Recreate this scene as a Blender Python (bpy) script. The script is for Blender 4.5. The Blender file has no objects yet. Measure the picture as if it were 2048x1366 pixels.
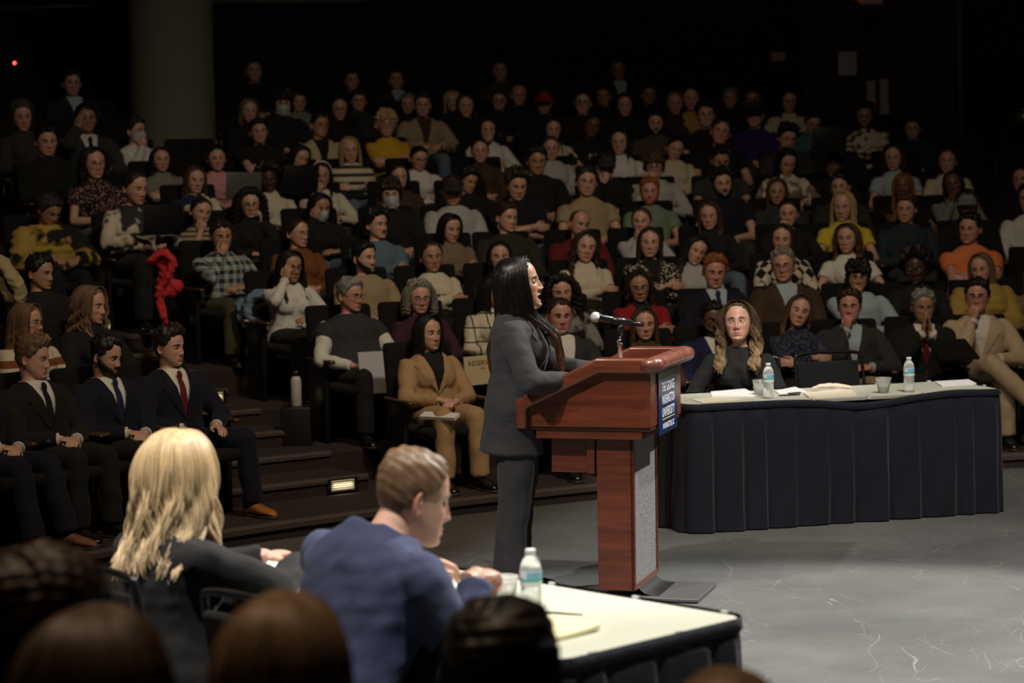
import bpy, bmesh, math, random
import numpy as np
from mathutils import Matrix, Vector
PI = math.pi
SC = bpy.context.scene
COL = SC.collection
rng = np.random.RandomState(7)

# ---------------------------------------------------------------- camera maths (metres, camera at origin x/y)
F = 4400.0; CAMH = 2.04; PITCH = math.radians(4.2); ROLL = math.radians(1.0)
CAMR = Matrix.Rotation(PI/2 - PITCH, 3, 'X') @ Matrix.Rotation(-ROLL, 3, 'Z')
def ray(px, py):
    d = CAMR @ Vector(((px-1024)/F, (683-py)/F, -1.0))
    return d
def at_depth(px, py, D):
    d = ray(px, py); d = d*(D/d.y)
    return Vector((d.x, D, CAMH+d.z))
def at_height(px, py, z):
    d = ray(px, py); t = (z-CAMH)/d.z
    return Vector((d.x*t, d.y*t, z))
def project(p):
    q = CAMR.transposed() @ (Vector(p)-Vector((0, 0, CAMH)))
    return 1024+F*q.x/-q.z, 683-F*q.y/-q.z

# ---------------------------------------------------------------- mesh collector
class MB:
    def __init__(s): s.v = []; s.q = []; s.t = []; s.c = []; s.n = 0; s.mq = []; s.mt = []; s.uv = None
    def add(s, v, q=None, t=None, col=(1, 1, 1), mat=0):
        v = np.asarray(v, float).reshape(-1, 3); s.v.append(v)
        if q is not None and len(q): q = np.asarray(q, int).reshape(-1, 4)+s.n; s.q.append(q); s.mq.append(np.full(len(q), mat))
        if t is not None and len(t): t = np.asarray(t, int).reshape(-1, 3)+s.n; s.t.append(t); s.mt.append(np.full(len(t), mat))
        c = np.asarray(col, float)
        if c.ndim == 1: c = np.tile(c, (len(v), 1))
        s.c.append(c); s.n += len(v); return s
    def join(s, o, M=None, mat=None):
        if not o.v: return s
        v, q, t, c, mq, mt = o.arr()
        if M is not None: v = xf(M, v)
        n = s.n; s.v.append(v); s.c.append(c); s.n += len(v)
        if len(q): s.q.append(q+n); s.mq.append(mq if mat is None else np.full(len(q), mat))
        if len(t): s.t.append(t+n); s.mt.append(mt if mat is None else np.full(len(t), mat))
        return s
    def arr(s):
        v = np.concatenate(s.v); q = np.concatenate(s.q) if s.q else np.zeros((0, 4), int); t = np.concatenate(s.t) if s.t else np.zeros((0, 3), int)
        return v, q, t, np.concatenate(s.c), (np.concatenate(s.mq) if s.mq else np.zeros(0, int)), (np.concatenate(s.mt) if s.mt else np.zeros(0, int))
    def mesh(s, name, smooth=True, cols=True):
        v, q, t, c, mq, mt = s.arr()
        me = bpy.data.meshes.new(name)
        nq, nt = len(q), len(t)
        me.vertices.add(len(v)); me.loops.add(nq*4+nt*3); me.polygons.add(nq+nt)
        me.vertices.foreach_set('co', v.astype(np.float32).ravel())
        me.loops.foreach_set('vertex_index', np.concatenate([q.ravel(), t.ravel()]).astype(np.int32))
        st = np.concatenate([np.arange(nq)*4, nq*4+np.arange(nt)*3]).astype(np.int32)
        me.polygons.foreach_set('loop_start', st)
        try: me.polygons.foreach_set('loop_total', np.concatenate([np.full(nq, 4), np.full(nt, 3)]).astype(np.int32))
        except Exception: pass
        me.polygons.foreach_set('use_smooth', np.full(nq+nt, smooth))
        me.polygons.foreach_set('material_index', np.concatenate([mq, mt]).astype(np.int32))
        me.update(calc_edges=True); me.validate()
        if cols:
            at = me.color_attributes.new('Col', 'FLOAT_COLOR', 'POINT')
            if len(at.data) == len(c):
                at.data.foreach_set('color', np.concatenate([c, np.ones((len(c), 1))], 1).astype(np.float32).ravel())
        return me
def xf(M, v):
    M = np.array(M); v = np.asarray(v, float)
    return v @ M[:3, :3].T + M[:3, 3]
def T(x, y, z): return Matrix.Translation((x, y, z))
def R(a, ax): return Matrix.Rotation(a, 4, ax)
def S3(x, y, z): return Matrix.Diagonal((x, y, z, 1))

def link(name, me, parent=None, mats=(), M=None):
    o = bpy.data.objects.new(name, me); COL.objects.link(o)
    if parent is not None: o.parent = parent
    for i, m in enumerate(mats):
        if i >= len(me.materials): me.materials.append(m)
        if me.materials[i] is not m:
            o.material_slots[i].link = 'OBJECT'; o.material_slots[i].material = m
    if M is not None: o.matrix_local = M
    return o
def mk(name, mb, parent=None, mats=(), M=None, smooth=True, cols=False):
    if not isinstance(mats, (list, tuple)): mats = [mats]
    return link(name, mb.mesh(name, smooth, cols), parent, mats, M)
def thing(name, label, cat, loc=(0, 0, 0), rz=0, group=None):
    o = bpy.data.objects.new(name, None); COL.objects.link(o); o.location = loc; o.rotation_euler = (0, 0, rz)
    o.empty_display_size = .1
    o['label'] = label; o['category'] = cat
    if group: o['group'] = group
    return o
def tag(o, label, cat, group=None):
    o['label'] = label; o['category'] = cat
    if group: o['group'] = group
    return o
def struct(o): o['kind'] = 'structure'; return o

# ---------------------------------------------------------------- shapes
def grid_q(n, m, closed=True):
    i = np.arange(n-1)[:, None]; j = np.arange(m if closed else m-1)[None, :]
    j2 = (j+1) % m
    return np.stack([i*m+j, i*m+j2, (i+1)*m+j2, (i+1)*m+j], -1).reshape(-1, 4)
def loft(mb, rings, cap=True, col=(1, 1, 1), mat=0):
    r = np.asarray(rings, float); n, m = r.shape[:2]
    v = r.reshape(-1, 3); t = []
    if cap:
        v = np.concatenate([v, r[0].mean(0)[None], r[-1].mean(0)[None]])
        a = n*m
        j = np.arange(m); t = np.concatenate([np.stack([np.full(m, a), (j+1) % m, j], 1), np.stack([np.full(m, a+1), (n-1)*m+j, (n-1)*m+(j+1) % m], 1)])
    mb.add(v, grid_q(n, m), t if cap else None, col, mat); return mb
def ring(c, rx, ry, m=24, e=2.0):
    t = np.arange(m)*2*PI/m; co, si = np.cos(t), np.sin(t)
    x = rx*np.sign(co)*np.abs(co)**(2/e); y = ry*np.sign(si)*np.abs(si)**(2/e)
    return np.stack([c[0]+x, c[1]+y, np.full(m, c[2])], 1)
def frames(P):
    P = np.asarray(P, float); n = len(P)
    Tn = np.gradient(P, axis=0); Tn /= np.linalg.norm(Tn, axis=1, keepdims=True)+1e-12
    up = np.array([0, 0, 1.]) if abs(Tn[0][2]) < .9 else np.array([0, 1., 0])
    A = np.zeros_like(P); B = np.zeros_like(P)
    a = np.cross(Tn[0], up); a /= np.linalg.norm(a)
    for i in range(n):
        a = a-Tn[i]*np.dot(a, Tn[i]); a /= np.linalg.norm(a)+1e-12
        A[i] = a; B[i] = np.cross(Tn[i], a)
    return Tn, A, B
def tube(mb, P, r, m=10, cap=True, col=(1, 1, 1), mat=0, flat=1.0, round_ends=False):
    P = np.asarray(P, float); r = np.broadcast_to(np.asarray(r, float), (len(P),)).copy()
    if round_ends:
        d0 = P[0]-P[1]; d0 /= np.linalg.norm(d0); d1 = P[-1]-P[-2]; d1 /= np.linalg.norm(d1)
        P = np.concatenate([[P[0]+d0*r[0]*.95, P[0]+d0*r[0]*.7], P, [P[-1]+d1*r[-1]*.7, P[-1]+d1*r[-1]*.95]])
        r = np.concatenate([[r[0]*.3, r[0]*.72], r, [r[-1]*.72, r[-1]*.3]])
    _, A, B = frames(P)
    t = np.arange(m)*2*PI/m
    rg = P[:, None]+r[:, None, None]*(np.cos(t)[None, :, None]*A[:, None]+flat*np.sin(t)[None, :, None]*B[:, None])
    return loft(mb, rg, cap, col, mat)
def sphere(mb, c, r, M=None, n=14, m=20, col=(1, 1, 1), mat=0):
    u = np.linspace(.02, PI-.02, n); t = np.arange(m)*2*PI/m
    r = np.broadcast_to(r, (3,))
    v = np.stack([r[0]*np.sin(u)[:, None]*np.cos(t), r[1]*np.sin(u)[:, None]*np.sin(t), np.broadcast_to(r[2]*np.cos(u)[:, None], (n, m))], -1)
    v = v[::-1]
    if M is not None: v = xf(M, v.reshape(-1, 3)).reshape(n, m, 3)
    return loft(mb, v+np.asarray(c), True, col, mat)
def box(mb, x0, x1, y0, y1, z0, z1, col=(1, 1, 1), mat=0, M=None):
    v = np.array([[x, y, z] for z in (z0, z1) for x, y in ((x0, y0), (x1, y0), (x1, y1), (x0, y1))], float)
    if M is not None: v = xf(M, v)
    return mb.add(v, [[3, 2, 1, 0], [4, 5, 6, 7], [0, 1, 5, 4], [1, 2, 6, 5], [2, 3, 7, 6], [3, 0, 4, 7]], None, col, mat)
def rbox(x0, x1, y0, y1, z0, z1, b=.01, seg=2):
    bm = bmesh.new(); bmesh.ops.create_cube(bm, size=1)
    for v in bm.verts: v.co = Vector(((x0+x1)/2+v.co.x*(x1-x0), (y0+y1)/2+v.co.y*(y1-y0), (z0+z1)/2+v.co.z*(z1-z0)))
    if b > 0: bmesh.ops.bevel(bm, geom=bm.edges[:], offset=b, segments=seg, affect='EDGES', profile=.5)
    return from_bm(bm)
def from_bm(bm):
    bmesh.ops.triangulate(bm, faces=[f for f in bm.faces if len(f.verts) > 4])
    bm.verts.index_update(); mb = MB()
    v = [x.co[:] for x in bm.verts]
    mb.add(v, [[w.index for w in f.verts] for f in bm.faces if len(f.verts) == 4], [[w.index for w in f.verts] for f in bm.faces if len(f.verts) == 3])
    bm.free(); return mb
def prism(poly, y0, y1, b=0, seg=2, M=None):
    """polygon in x/z extruded along y"""
    bm = bmesh.new(); vs = [bm.verts.new((p[0], y0, p[1])) for p in poly]
    f = bm.faces.new(vs); r = bmesh.ops.extrude_face_region(bm, geom=[f])
    for e in r['geom']:
        if isinstance(e, bmesh.types.BMVert): e.co.y = y1
    bmesh.ops.recalc_face_normals(bm, faces=bm.faces)
    if b: bmesh.ops.bevel(bm, geom=bm.edges[:], offset=b, segments=seg, affect='EDGES', profile=.5)
    mb = from_bm(bm)
    if M is not None: mb = MB().join(mb, M)
    return mb
def spline(pts, n=40):
    P = np.asarray(pts, float); k = len(P)
    Q = np.concatenate([[2*P[0]-P[1]], P, [2*P[-1]-P[-2]]]); out = []
    for s in np.linspace(0, k-1-1e-9, n):
        i = int(s); t = s-i; a, b, c, d = Q[i:i+4]
        out.append(.5*((2*b)+(-a+c)*t+(2*a-5*b+4*c-d)*t*t+(-a+3*b-3*c+d)*t**3))
    return np.array(out)
def lathe(mb, prof, m=24, c=(0, 0, 0), col=(1, 1, 1), mat=0):
    pr = np.asarray(prof, float)
    t = np.arange(m)*2*PI/m
    v = np.stack([c[0]+pr[:, 0:1]*np.cos(t), c[1]+pr[:, 0:1]*np.sin(t), c[2]+np.broadcast_to(pr[:, 1:2], (len(pr), m))], -1)
    return loft(mb, v, False, col, mat)
def rem(mb, vox, it=4, fac=.5):
    """voxel union of overlapping closed shapes into one smooth skin"""
    me = mb.mesh('tmp', True, False); o = bpy.data.objects.new('tmp', me); COL.objects.link(o)
    r = o.modifiers.new('r', 'REMESH'); r.mode = 'VOXEL'; r.voxel_size = vox; r.adaptivity = 0
    if it:
        s = o.modifiers.new('s', 'SMOOTH'); s.factor = fac; s.iterations = it
    dg = bpy.context.evaluated_depsgraph_get(); dg.update(); e = o.evaluated_get(dg); m2 = e.to_mesh()
    v = np.zeros(len(m2.vertices)*3, np.float32); m2.vertices.foreach_get('co', v)
    li = np.zeros(len(m2.loops), np.int32); m2.loops.foreach_get('vertex_index', li)
    e.to_mesh_clear(); bpy.data.objects.remove(o); bpy.data.meshes.remove(me)
    out = MB(); out.add(v.reshape(-1, 3), li.reshape(-1, 4)); return out
def wrinkle(mb, amp, lam=.1, seed=0, M=None):
    v, q, t, c, mq, mt = mb.arr(); r = np.random.RandomState(seed)
    n = np.zeros_like(v)
    a = v[q[:, 2]]-v[q[:, 0]]; b = v[q[:, 3]]-v[q[:, 1]]; fn = np.cross(a, b)
    for k in range(4): np.add.at(n, q[:, k], fn)
    n /= np.linalg.norm(n, axis=1, keepdims=True)+1e-12
    d = np.zeros(len(v))
    for k in range(9):
        w = r.normal(size=3); w /= np.linalg.norm(w); w *= 2*PI/(lam*r.uniform(.5, 1.6))
        w2 = r.normal(size=3)*2*PI/(lam*3)
        d += np.sin(v@w+r.uniform(0, 6)+1.5*np.sin(v@w2))
    d /= 3.
    d = np.sign(d)*np.abs(d)**1.3
    o = MB(); o.add(v+n*(amp*d)[:, None], q, t if len(t) else None); return o

# ---------------------------------------------------------------- materials
_mats = {}
def nt(name):
    m = bpy.data.materials.new(name); m.use_nodes = True
    n = m.node_tree; b = n.nodes['Principled BSDF']; return m, n, b
def N(n, t, **k):
    x = n.nodes.new(t)
    for a, b in k.items():
        if a.startswith('i_'):
            a = a[2:]; x.inputs[int(a) if a.isdigit() else a].default_value = b
        else: setattr(x, a, b)
    return x
def L(n, a, b): n.links.new(a, b)
def lin(c):
    return tuple((x/255/12.92 if x/255 <= .04045 else ((x/255+.055)/1.055)**2.4) for x in c)
def plain(name, c, rough=.6, metal=0, spec=.5, bump=0, bscale=200, coat=0):
    k = ('plain', name)
    if k in _mats: return _mats[k]
    m, n, b = nt(name); b.inputs['Base Color'].default_value = (*c, 1); b.inputs['Roughness'].default_value = rough
    b.inputs['Metallic'].default_value = metal; b.inputs['Specular IOR Level'].default_value = spec
    b.inputs['Coat Weight'].default_value = coat
    if bump:
        tc = N(n, 'ShaderNodeTexCoord'); no = N(n, 'ShaderNodeTexNoise', i_Scale=bscale, i_Detail=3.0)
        bp = N(n, 'ShaderNodeBump', i_Strength=bump, i_Distance=.004)
        L(n, tc.outputs['Object'], no.inputs['Vector']); L(n, no.outputs['Fac'], bp.inputs['Height']); L(n, bp.outputs[0], b.inputs['Normal'])
    _mats[k] = m; return m
def skin_mat():
    if 'skin' in _mats: return _mats['skin']
    m, n, b = nt('skin'); a = N(n, 'ShaderNodeVertexColor', layer_name='Col')
    tc = N(n, 'ShaderNodeTexCoord'); no = N(n, 'ShaderNodeTexNoise', i_Scale=35.0, i_Detail=4.0)
    mr = N(n, 'ShaderNodeMapRange', i_3=.86, i_4=1.1); mx = N(n, 'ShaderNodeMix', data_type='RGBA', blend_type='MULTIPLY'); mx.inputs[0].default_value = 1
    L(n, tc.outputs['Object'], no.inputs['Vector']); L(n, no.outputs['Fac'], mr.inputs[0]); L(n, a.outputs[0], mx.inputs[6]); L(n, mr.outputs[0], mx.inputs[7])
    L(n, mx.outputs[2], b.inputs['Base Color']); b.inputs['Roughness'].default_value = .48
    b.inputs['Subsurface Weight'].default_value = .12; b.inputs['Subsurface Scale'].default_value = .012
    b.inputs['Subsurface Radius'].default_value = (1, .35, .2)
    _mats['skin'] = m; return m
def eye_mat():
    if 'eye' in _mats: return _mats['eye']
    m, n, b = nt('eye'); a = N(n, 'ShaderNodeVertexColor', layer_name='Col'); L(n, a.outputs[0], b.inputs['Base Color']); b.inputs['Roughness'].default_value = .12
    _mats['eye'] = m; return m
def hair_mat(c, tip=None, rough=.46):
    tip = tip or tuple(x*1.25 for x in c); k = ('hair', c, tip)
    if k in _mats: return _mats[k]
    m, n, b = nt('hair'); a = N(n, 'ShaderNodeVertexColor', layer_name='Col'); sp = N(n, 'ShaderNodeSeparateColor')
    L(n, a.outputs[0], sp.inputs[0])
    mx = N(n, 'ShaderNodeMix', data_type='RGBA'); mx.inputs[6].default_value = (*c, 1); mx.inputs[7].default_value = (*tip, 1); L(n, sp.outputs[0], mx.inputs[0])
    m2 = N(n, 'ShaderNodeMix', data_type='RGBA', blend_type='MULTIPLY'); m2.inputs[0].default_value = 1
    mr = N(n, 'ShaderNodeMapRange', i_3=.55, i_4=1.5); L(n, sp.outputs[1], mr.inputs[0])
    L(n, mx.outputs[2], m2.inputs[6]); L(n, mr.outputs[0], m2.inputs[7]); L(n, m2.outputs[2], b.inputs['Base Color'])
    tc = N(n, 'ShaderNodeTexCoord'); mp = N(n, 'ShaderNodeMapping'); mp.inputs['Scale'].default_value = (1, 1, .12)
    no = N(n, 'ShaderNodeTexNoise', i_Scale=260.0, i_Detail=2.0); bp = N(n, 'ShaderNodeBump', i_Strength=.55, i_Distance=.003)
    L(n, tc.outputs['Object'], mp.inputs[0]); L(n, mp.outputs[0], no.inputs['Vector']); L(n, no.outputs['Fac'], bp.inputs['Height']); L(n, bp.outputs[0], b.inputs['Normal'])
    b.inputs['Roughness'].default_value = rough; b.inputs['Specular IOR Level'].default_value = .42
    _mats[k] = m; return m
def cloth(kind, c, c2=(0, 0, 0), rough=.85, scale=1.0, sheen=.05):
    k = ('cloth', kind, tuple(c), tuple(c2), scale)
    if k in _mats: return _mats[k]
    m, n, b = nt('fabric_'+kind); tc = N(n, 'ShaderNodeTexCoord'); P = tc.outputs['Object']
    b.inputs['Roughness'].default_value = rough; b.inputs['Sheen Weight'].default_value = sheen; b.inputs['Specular IOR Level'].default_value = .25
    C1 = (*c, 1); C2 = (*c2, 1)
    mx = N(n, 'ShaderNodeMix', data_type='RGBA'); mx.inputs[6].default_value = C1; mx.inputs[7].default_value = C2
    fac = None
    def math_(op, a, bb):
        x = N(n, 'ShaderNodeMath', operation=op)
        for i, s in enumerate((a, bb)):
            if s is None: continue
            if isinstance(s, (int, float)): x.inputs[i].default_value = s
            else: L(n, s, x.inputs[i])
        return x.outputs[0]
    sep = N(n, 'ShaderNodeSeparateXYZ'); L(n, P, sep.inputs[0])
    if kind == 'stripe':
        fac = math_('GREATER_THAN', math_('SINE', math_('MULTIPLY', sep.outputs[2], 150*scale), None), .25)
    elif kind == 'vstripe':
        fac = math_('GREATER_THAN', math_('SINE', math_('MULTIPLY', sep.outputs[0], 260*scale), None), .6)
    elif kind == 'plaid':
        a = math_('GREATER_THAN', math_('SINE', math_('MULTIPLY', sep.outputs[2], 85*scale), None), .1)
        d = math_('GREATER_THAN', math_('SINE', math_('MULTIPLY', math_('ADD', sep.outputs[0], math_('MULTIPLY', sep.outputs[1], .7)), 85*scale), None), .1)
        fac = math_('MULTIPLY', math_('ADD', a, d), .5)
    elif kind in ('spots', 'floral', 'camo'):
        vo = N(n, 'ShaderNodeTexNoise' if kind == 'camo' else 'ShaderNodeTexVoronoi', i_Scale={'spots': 48., 'floral': 60., 'camo': 11.}[kind]*scale); L(n, P, vo.inputs['Vector'])
        o = vo.outputs['Fac'] if kind == 'camo' else vo.outputs['Distance']
        cr = N(n, 'ShaderNodeValToRGB'); cr.color_ramp.elements[0].position = {'spots': .36, 'floral': .3, 'camo': .47}[kind]; cr.color_ramp.elements[1].position = cr.color_ramp.elements[0].position+.06
        L(n, o, cr.inputs[0]); fac = cr.outputs[0]
    elif kind == 'check':
        ck = N(n, 'ShaderNodeTexChecker', i_Scale=14.0*scale); mp = N(n, 'ShaderNodeMapping'); mp.inputs['Rotation'].default_value = (0, PI/4, 0)
        L(n, P, mp.inputs[0]); L(n, mp.outputs[0], ck.inputs['Vector']); fac = ck.outputs['Fac']
    elif kind == 'dots':
        vo = N(n, 'ShaderNodeTexVoronoi', i_Scale=75.*scale, i_Randomness=.15); L(n, P, vo.inputs['Vector']); fac = math_('LESS_THAN', vo.outputs['Distance'], .22)
    elif kind == 'grid':
        a = math_('GREATER_THAN', math_('SINE', math_('MULTIPLY', sep.outputs[2], 60*scale), None), .95)
        d = math_('GREATER_THAN', math_('SINE', math_('MULTIPLY', sep.outputs[0], 60*scale), None), .95)
        fac = math_('MAXIMUM', a, d)
    no = N(n, 'ShaderNodeTexNoise', i_Scale=9.0, i_Detail=5.0); L(n, P, no.inputs['Vector'])
    mr = N(n, 'ShaderNodeMapRange', i_3=.85, i_4=1.12); L(n, no.outputs['Fac'], mr.inputs[0])
    if fac is not None: L(n, fac, mx.inputs[0])
    else: mx.inputs[0].default_value = 0
    m2 = N(n, 'ShaderNodeMix', data_type='RGBA', blend_type='MULTIPLY'); m2.inputs[0].default_value = 1
    L(n, mx.outputs[2], m2.inputs[6]); L(n, mr.outputs[0], m2.inputs[7]); L(n, m2.outputs[2], b.inputs['Base Color'])
    if kind == 'knit':
        wv = N(n, 'ShaderNodeTexWave', i_Scale=110.0, bands_direction='X'); L(n, P, wv.inputs['Vector']); h = wv.outputs['Fac']; st = .3
    else:
        wv = N(n, 'ShaderNodeTexNoise', i_Scale=18.0, i_Detail=4.0); L(n, P, wv.inputs['Vector']); h = wv.outputs['Fac']; st = .5
    bp = N(n, 'ShaderNodeBump', i_Strength=st, i_Distance=.006 if kind != 'knit' else .003); L(n, h, bp.inputs['Height']); L(n, bp.outputs[0], b.inputs['Normal'])
    _mats[k] = m; return m
# ================================================================ PEOPLE
def _sm(x, y, xs):
    xx = np.linspace(x[0], x[-1], 160); yy = np.interp(xx, x, y); k = np.hanning(17); k /= k.sum()
    yy = np.convolve(np.pad(yy, 8, mode='edge'), k, 'valid'); return np.interp(xs, xx, yy)
HZ = np.array([-.118, -.105, -.09, -.07, -.045, -.02, .01, .04, .07, .095, .115])
HRX = np.array([.073, .074, .074, .0745, .0748, .0755, .078, .083, .090, .097, .10])
HRY = np.array([.078, .078, .079, .0815, .0875, .093, .0975, .103, .1115, .122, .128])
HYC = np.array([-.052, -.046, -.033, -.018, -.003, .006, .010, .0105, .011, .012, .012])
def head_r(z, jaw=1.0):
    rx = _sm(HZ, HRX, z)*1.04*(1+(jaw-1)*np.clip((-z-.02)/.06, 0, 1)); return rx, _sm(HZ, HRY, z), _sm(HZ, HYC, z)
def face_y(x, z, jaw=1.0):
    z = np.asarray(z, float); rx, ry, yc = head_r(z, jaw); e = np.sqrt(np.clip(1-((z+.0015)/.1165)**2, 1e-4, 1))
    return yc-ry*e*np.sqrt(np.clip(1-(np.asarray(x)/(rx*e))**2, 0, 1))
def head_grid(n, m, jaw=1.0):
    u = np.linspace(.035, PI-.035, n); z = -.0015+.1165*np.cos(u); e = np.sqrt(1-((z+.0015)/.1165)**2)
    t = np.arange(m)*2*PI/m; lon = t-.55*np.sin(t)       # 0 = face, dense there
    rx, ry, yc = head_r(z, jaw)
    x = (rx*e)[:, None]*np.sin(lon); y = yc[:, None]-(ry*e)[:, None]*np.cos(lon)
    return np.stack([x, y, np.broadcast_to(z[:, None], (n, m))], -1), lon
def g(x, s): return np.exp(-(x/s)**2)
SKIN = {'fair': (.62, .36, .27), 'pink': (.60, .31, .24), 'tan': (.47, .27, .17), 'olive': (.40, .23, .14), 'brown': (.17, .085, .05), 'dark': (.075, .036, .022), 'asian': (.46, .26, .165)}
_hc = {}
def head_mb(sex='m', skin='fair', res=1, mouth=0., nose=1., brow=(.03, .018, .01), beard=0., closed=0., gaze=(0, 0), ears=True, lipc=None):
    key = ('h', sex, skin, res, mouth, nose, brow, beard, closed, gaze, ears)
    if key in _hc: return _hc[key]
    n, m = (60, 72) if res == 1 else (120, 150)
    jaw = 1.05 if sex == 'm' else .94
    V, lon = head_grid(n, m, jaw); x, y, z = V[..., 0].copy(), V[..., 1].copy(), V[..., 2].copy()
    front = np.clip(np.cos(np.broadcast_to(lon, x.shape)), 0, 1)**.5*(y < .01)
    d = np.zeros_like(x)
    fz = 1.0 if sex == 'm' else .85
    h = np.interp(z, [-.052, -.046, -.037, -.02, -.002, .012, .03], [0, .012, .0245, .0165, .0085, .004, 0])*nose
    w = np.interp(z, [-.05, -.037, -.02, .0, .02], [.0125, .0115, .0085, .0075, .012])
    d += h*g(x, w)
    for s in (-1, 1):
        d += .0085*nose*g(x-s*.0135, .0065)*g(z+.040, .0075)
        d -= .0145*g(x-s*.033, .0175)*g(z-.000, .0125)
        d += .0045*fz*g(x-s*.028, .022)*g(z-.021, .008)
        d += .0035*g(x-s*.045, .02)*g(z+.028, .018)
        d -= .0025*g(x-s*.022, .008)*g(z+.055, .014)
    d -= .004*g(x, .03)*g(z+.088, .006)
    d += .0065*g(x, .02 if sex == 'm' else .014)*g(z+.104, .013)
    wl = .021
    dz = mouth*.5
    lipw = g(x, wl)**.8
    d += .0060*lipw*g(z+.0660, .0038) + .0068*g(x, wl*.85)*g(z+.0780+dz, .0045)
    d -= (.003+mouth*1.1)*g(x, wl*.9)*g(z+.0718+dz*.5, .0022+mouth*.45)
    d += .003*g(x, .028)*g(z+.07, .02)
    y = y-d*front
    if mouth: z = z-mouth*.9*np.clip((-z-.072)/.02, 0, 1)*front
    sk = np.array(SKIN[skin]); C = np.tile(sk, (n, m, 1))
    lip = np.clip(g(x, .0235)**1.2*1.5, 0, 1)*np.clip(g(z+.0655, .0055)+g(z+.0785+dz, .0065), 0, 1)*front
    lc = np.array(lipc if lipc else sk*np.array([.80, .36, .38]) if sex == 'f' else sk*np.array([.80, .50, .48]))
    C = C*(1-lip[..., None]*.9)+lc*lip[..., None]*.9
    ck = sum(g(x-s*.045, .022)*g(z+.035, .02) for s in (-1, 1))*front
    C *= 1-ck[..., None]*np.array([0, .16, .14])
    no = g(x, .015)*g(z+.038, .014)*front; C *= 1-no[..., None]*np.array([0, .12, .1])
    if mouth:
        dk = np.clip(1.6*g(x, wl*.85)*g(z+.0735+dz*.9, .003+mouth*.42), 0, 1)*front; C = C*(1-dk[..., None])+np.array([.05, .008, .008])*dk[..., None]
    else:
        dk = g(x, wl)*g(z+.0722, .0015)*front; C *= 1-.5*dk[..., None]
    ns = sum(g(x-s*.007, .0035)*g(z+.0475, .003) for s in (-1, 1))*front; C *= 1-.6*ns[..., None]
    if beard:
        bd = np.clip((-z-.045)/.03, 0, 1)*(y < .03); bd = np.maximum(bd, g(x, .025)*g(z+.056, .007))*(1-lip)
        C = C*(1-bd[..., None]*beard)+np.array(brow)*bd[..., None]*beard
    mb = MB()
    loft(mb, np.stack([x, y, z], -1)[::-1], True, sk, 0)
    nn = n*m; mb.c[-1][:nn] = C[::-1].reshape(-1, 3)
    er = .0132
    for s in (-1, 1):
        ex = s*.031; ey = float(face_y(ex, 0., jaw))+.0150; c = np.array([ex, ey, .0])
        gx, gz = gaze
        M = T(*c) @ R(gx, 'Z') @ R(gz, 'X')
        u = np.linspace(0.04, 2.0, 16); t = np.arange(20)*2*PI/20
        P = np.stack([er*np.sin(u)[:, None]*np.cos(t), np.broadcast_to(-er*np.cos(u)[:, None], (16, 20)), er*np.sin(u)[:, None]*np.sin(t)], -1)
        cc = np.where(u[:, None] < .22, np.array([[.004, .004, .004]]), np.where(u[:, None] < .50, np.array([[.06, .032, .015]]), np.array([[.78, .74, .70]])))
        v = xf(M, P.reshape(-1, 3)); mb.add(v, grid_q(16, 20)[:, ::-1], None, np.repeat(cc, 20, 0), 1)
        # lids: sphere bands with an almond shaped edge
        rl = er*1.10
        uo = (.40 if not closed else -.25)
        for up in (1, -1):
            az = np.linspace(-1.45, 1.45, 14); k = np.linspace(0, 1, 6)[:, None]
            edge = (uo*np.cos(az*1.05)-.03) if up > 0 else (-.42*np.cos(az*1.05)+.02)
            if closed and up < 0: edge = (-.42*np.cos(az*1.05)+.02)
            end = (1.35 if up > 0 else -1.3)
            el = edge[None]*(1-k)+end*k
            Q = np.stack([rl*np.cos(el)*np.sin(az)*1.05, -rl*np.cos(el)*np.cos(az), rl*np.sin(el)], -1)+c
            q = grid_q(6, 14, False); q = q if up < 0 else q[:, ::-1]
            lc2 = np.tile(sk*.82, (84, 1)); lc2[:14] = sk*.30 if up > 0 else sk*.7
            mb.add(Q.reshape(-1, 3), q, None, lc2, 0)
        # eyebrow
        bx = np.linspace(.013, .050, 9); bz = .0195+.0045*np.sin(np.linspace(.3, 2.7, 9))-.0035*np.linspace(0, 1, 9)**2
        by = face_y(bx, bz, jaw)-.0045*fz*g(bx-.028, .022)*g(bz-.021, .008)-.0004
        br = (.0046 if sex == 'm' else .0032)*np.array([.5, .95, 1, 1, 1, .9, .75, .55, .25])
        P = np.stack([s*bx, by, bz], 1)
        rg = P[:, None]+br[:, None, None]*np.stack([np.zeros(8), -.45*np.cos(np.arange(8)*PI/4), np.sin(np.arange(8)*PI/4)], 1)[None]
        loft(mb, rg, True, brow, 0)
        if ears:
            ez = -.008; exx = .076*(.97 if sex == 'f' else 1.0); n2, m2 = 14, 22
            uu = np.linspace(.05, PI-.05, n2)[:, None]; tt = np.arange(m2)*2*PI/m2
            px = .010*np.cos(uu)*np.ones((1, m2)); rr = np.sin(uu)
            py = .019*rr*np.cos(tt); pz = .033*rr*np.sin(tt)
            py = py*(1+.15*np.sin(tt)*1)+pz*-.15
            out = px > 0; rad = np.sqrt((py/.019)**2+(pz/.033)**2)
            px = px-out*.0085*g(rad-.35, .38)+out*.003*g(rad-.85, .15)
            px = px*.9+ .010*np.clip(py/.019, -1, 1)
            E = np.stack([s*(exx+.004+px), .012+py, ez+pz], -1)
            if s < 0: E = E[:, ::-1]
            loft(mb, E[::-1] , True, sk*np.array([1, .82, .8]), 0)
    _hc[key] = mb; return mb

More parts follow.
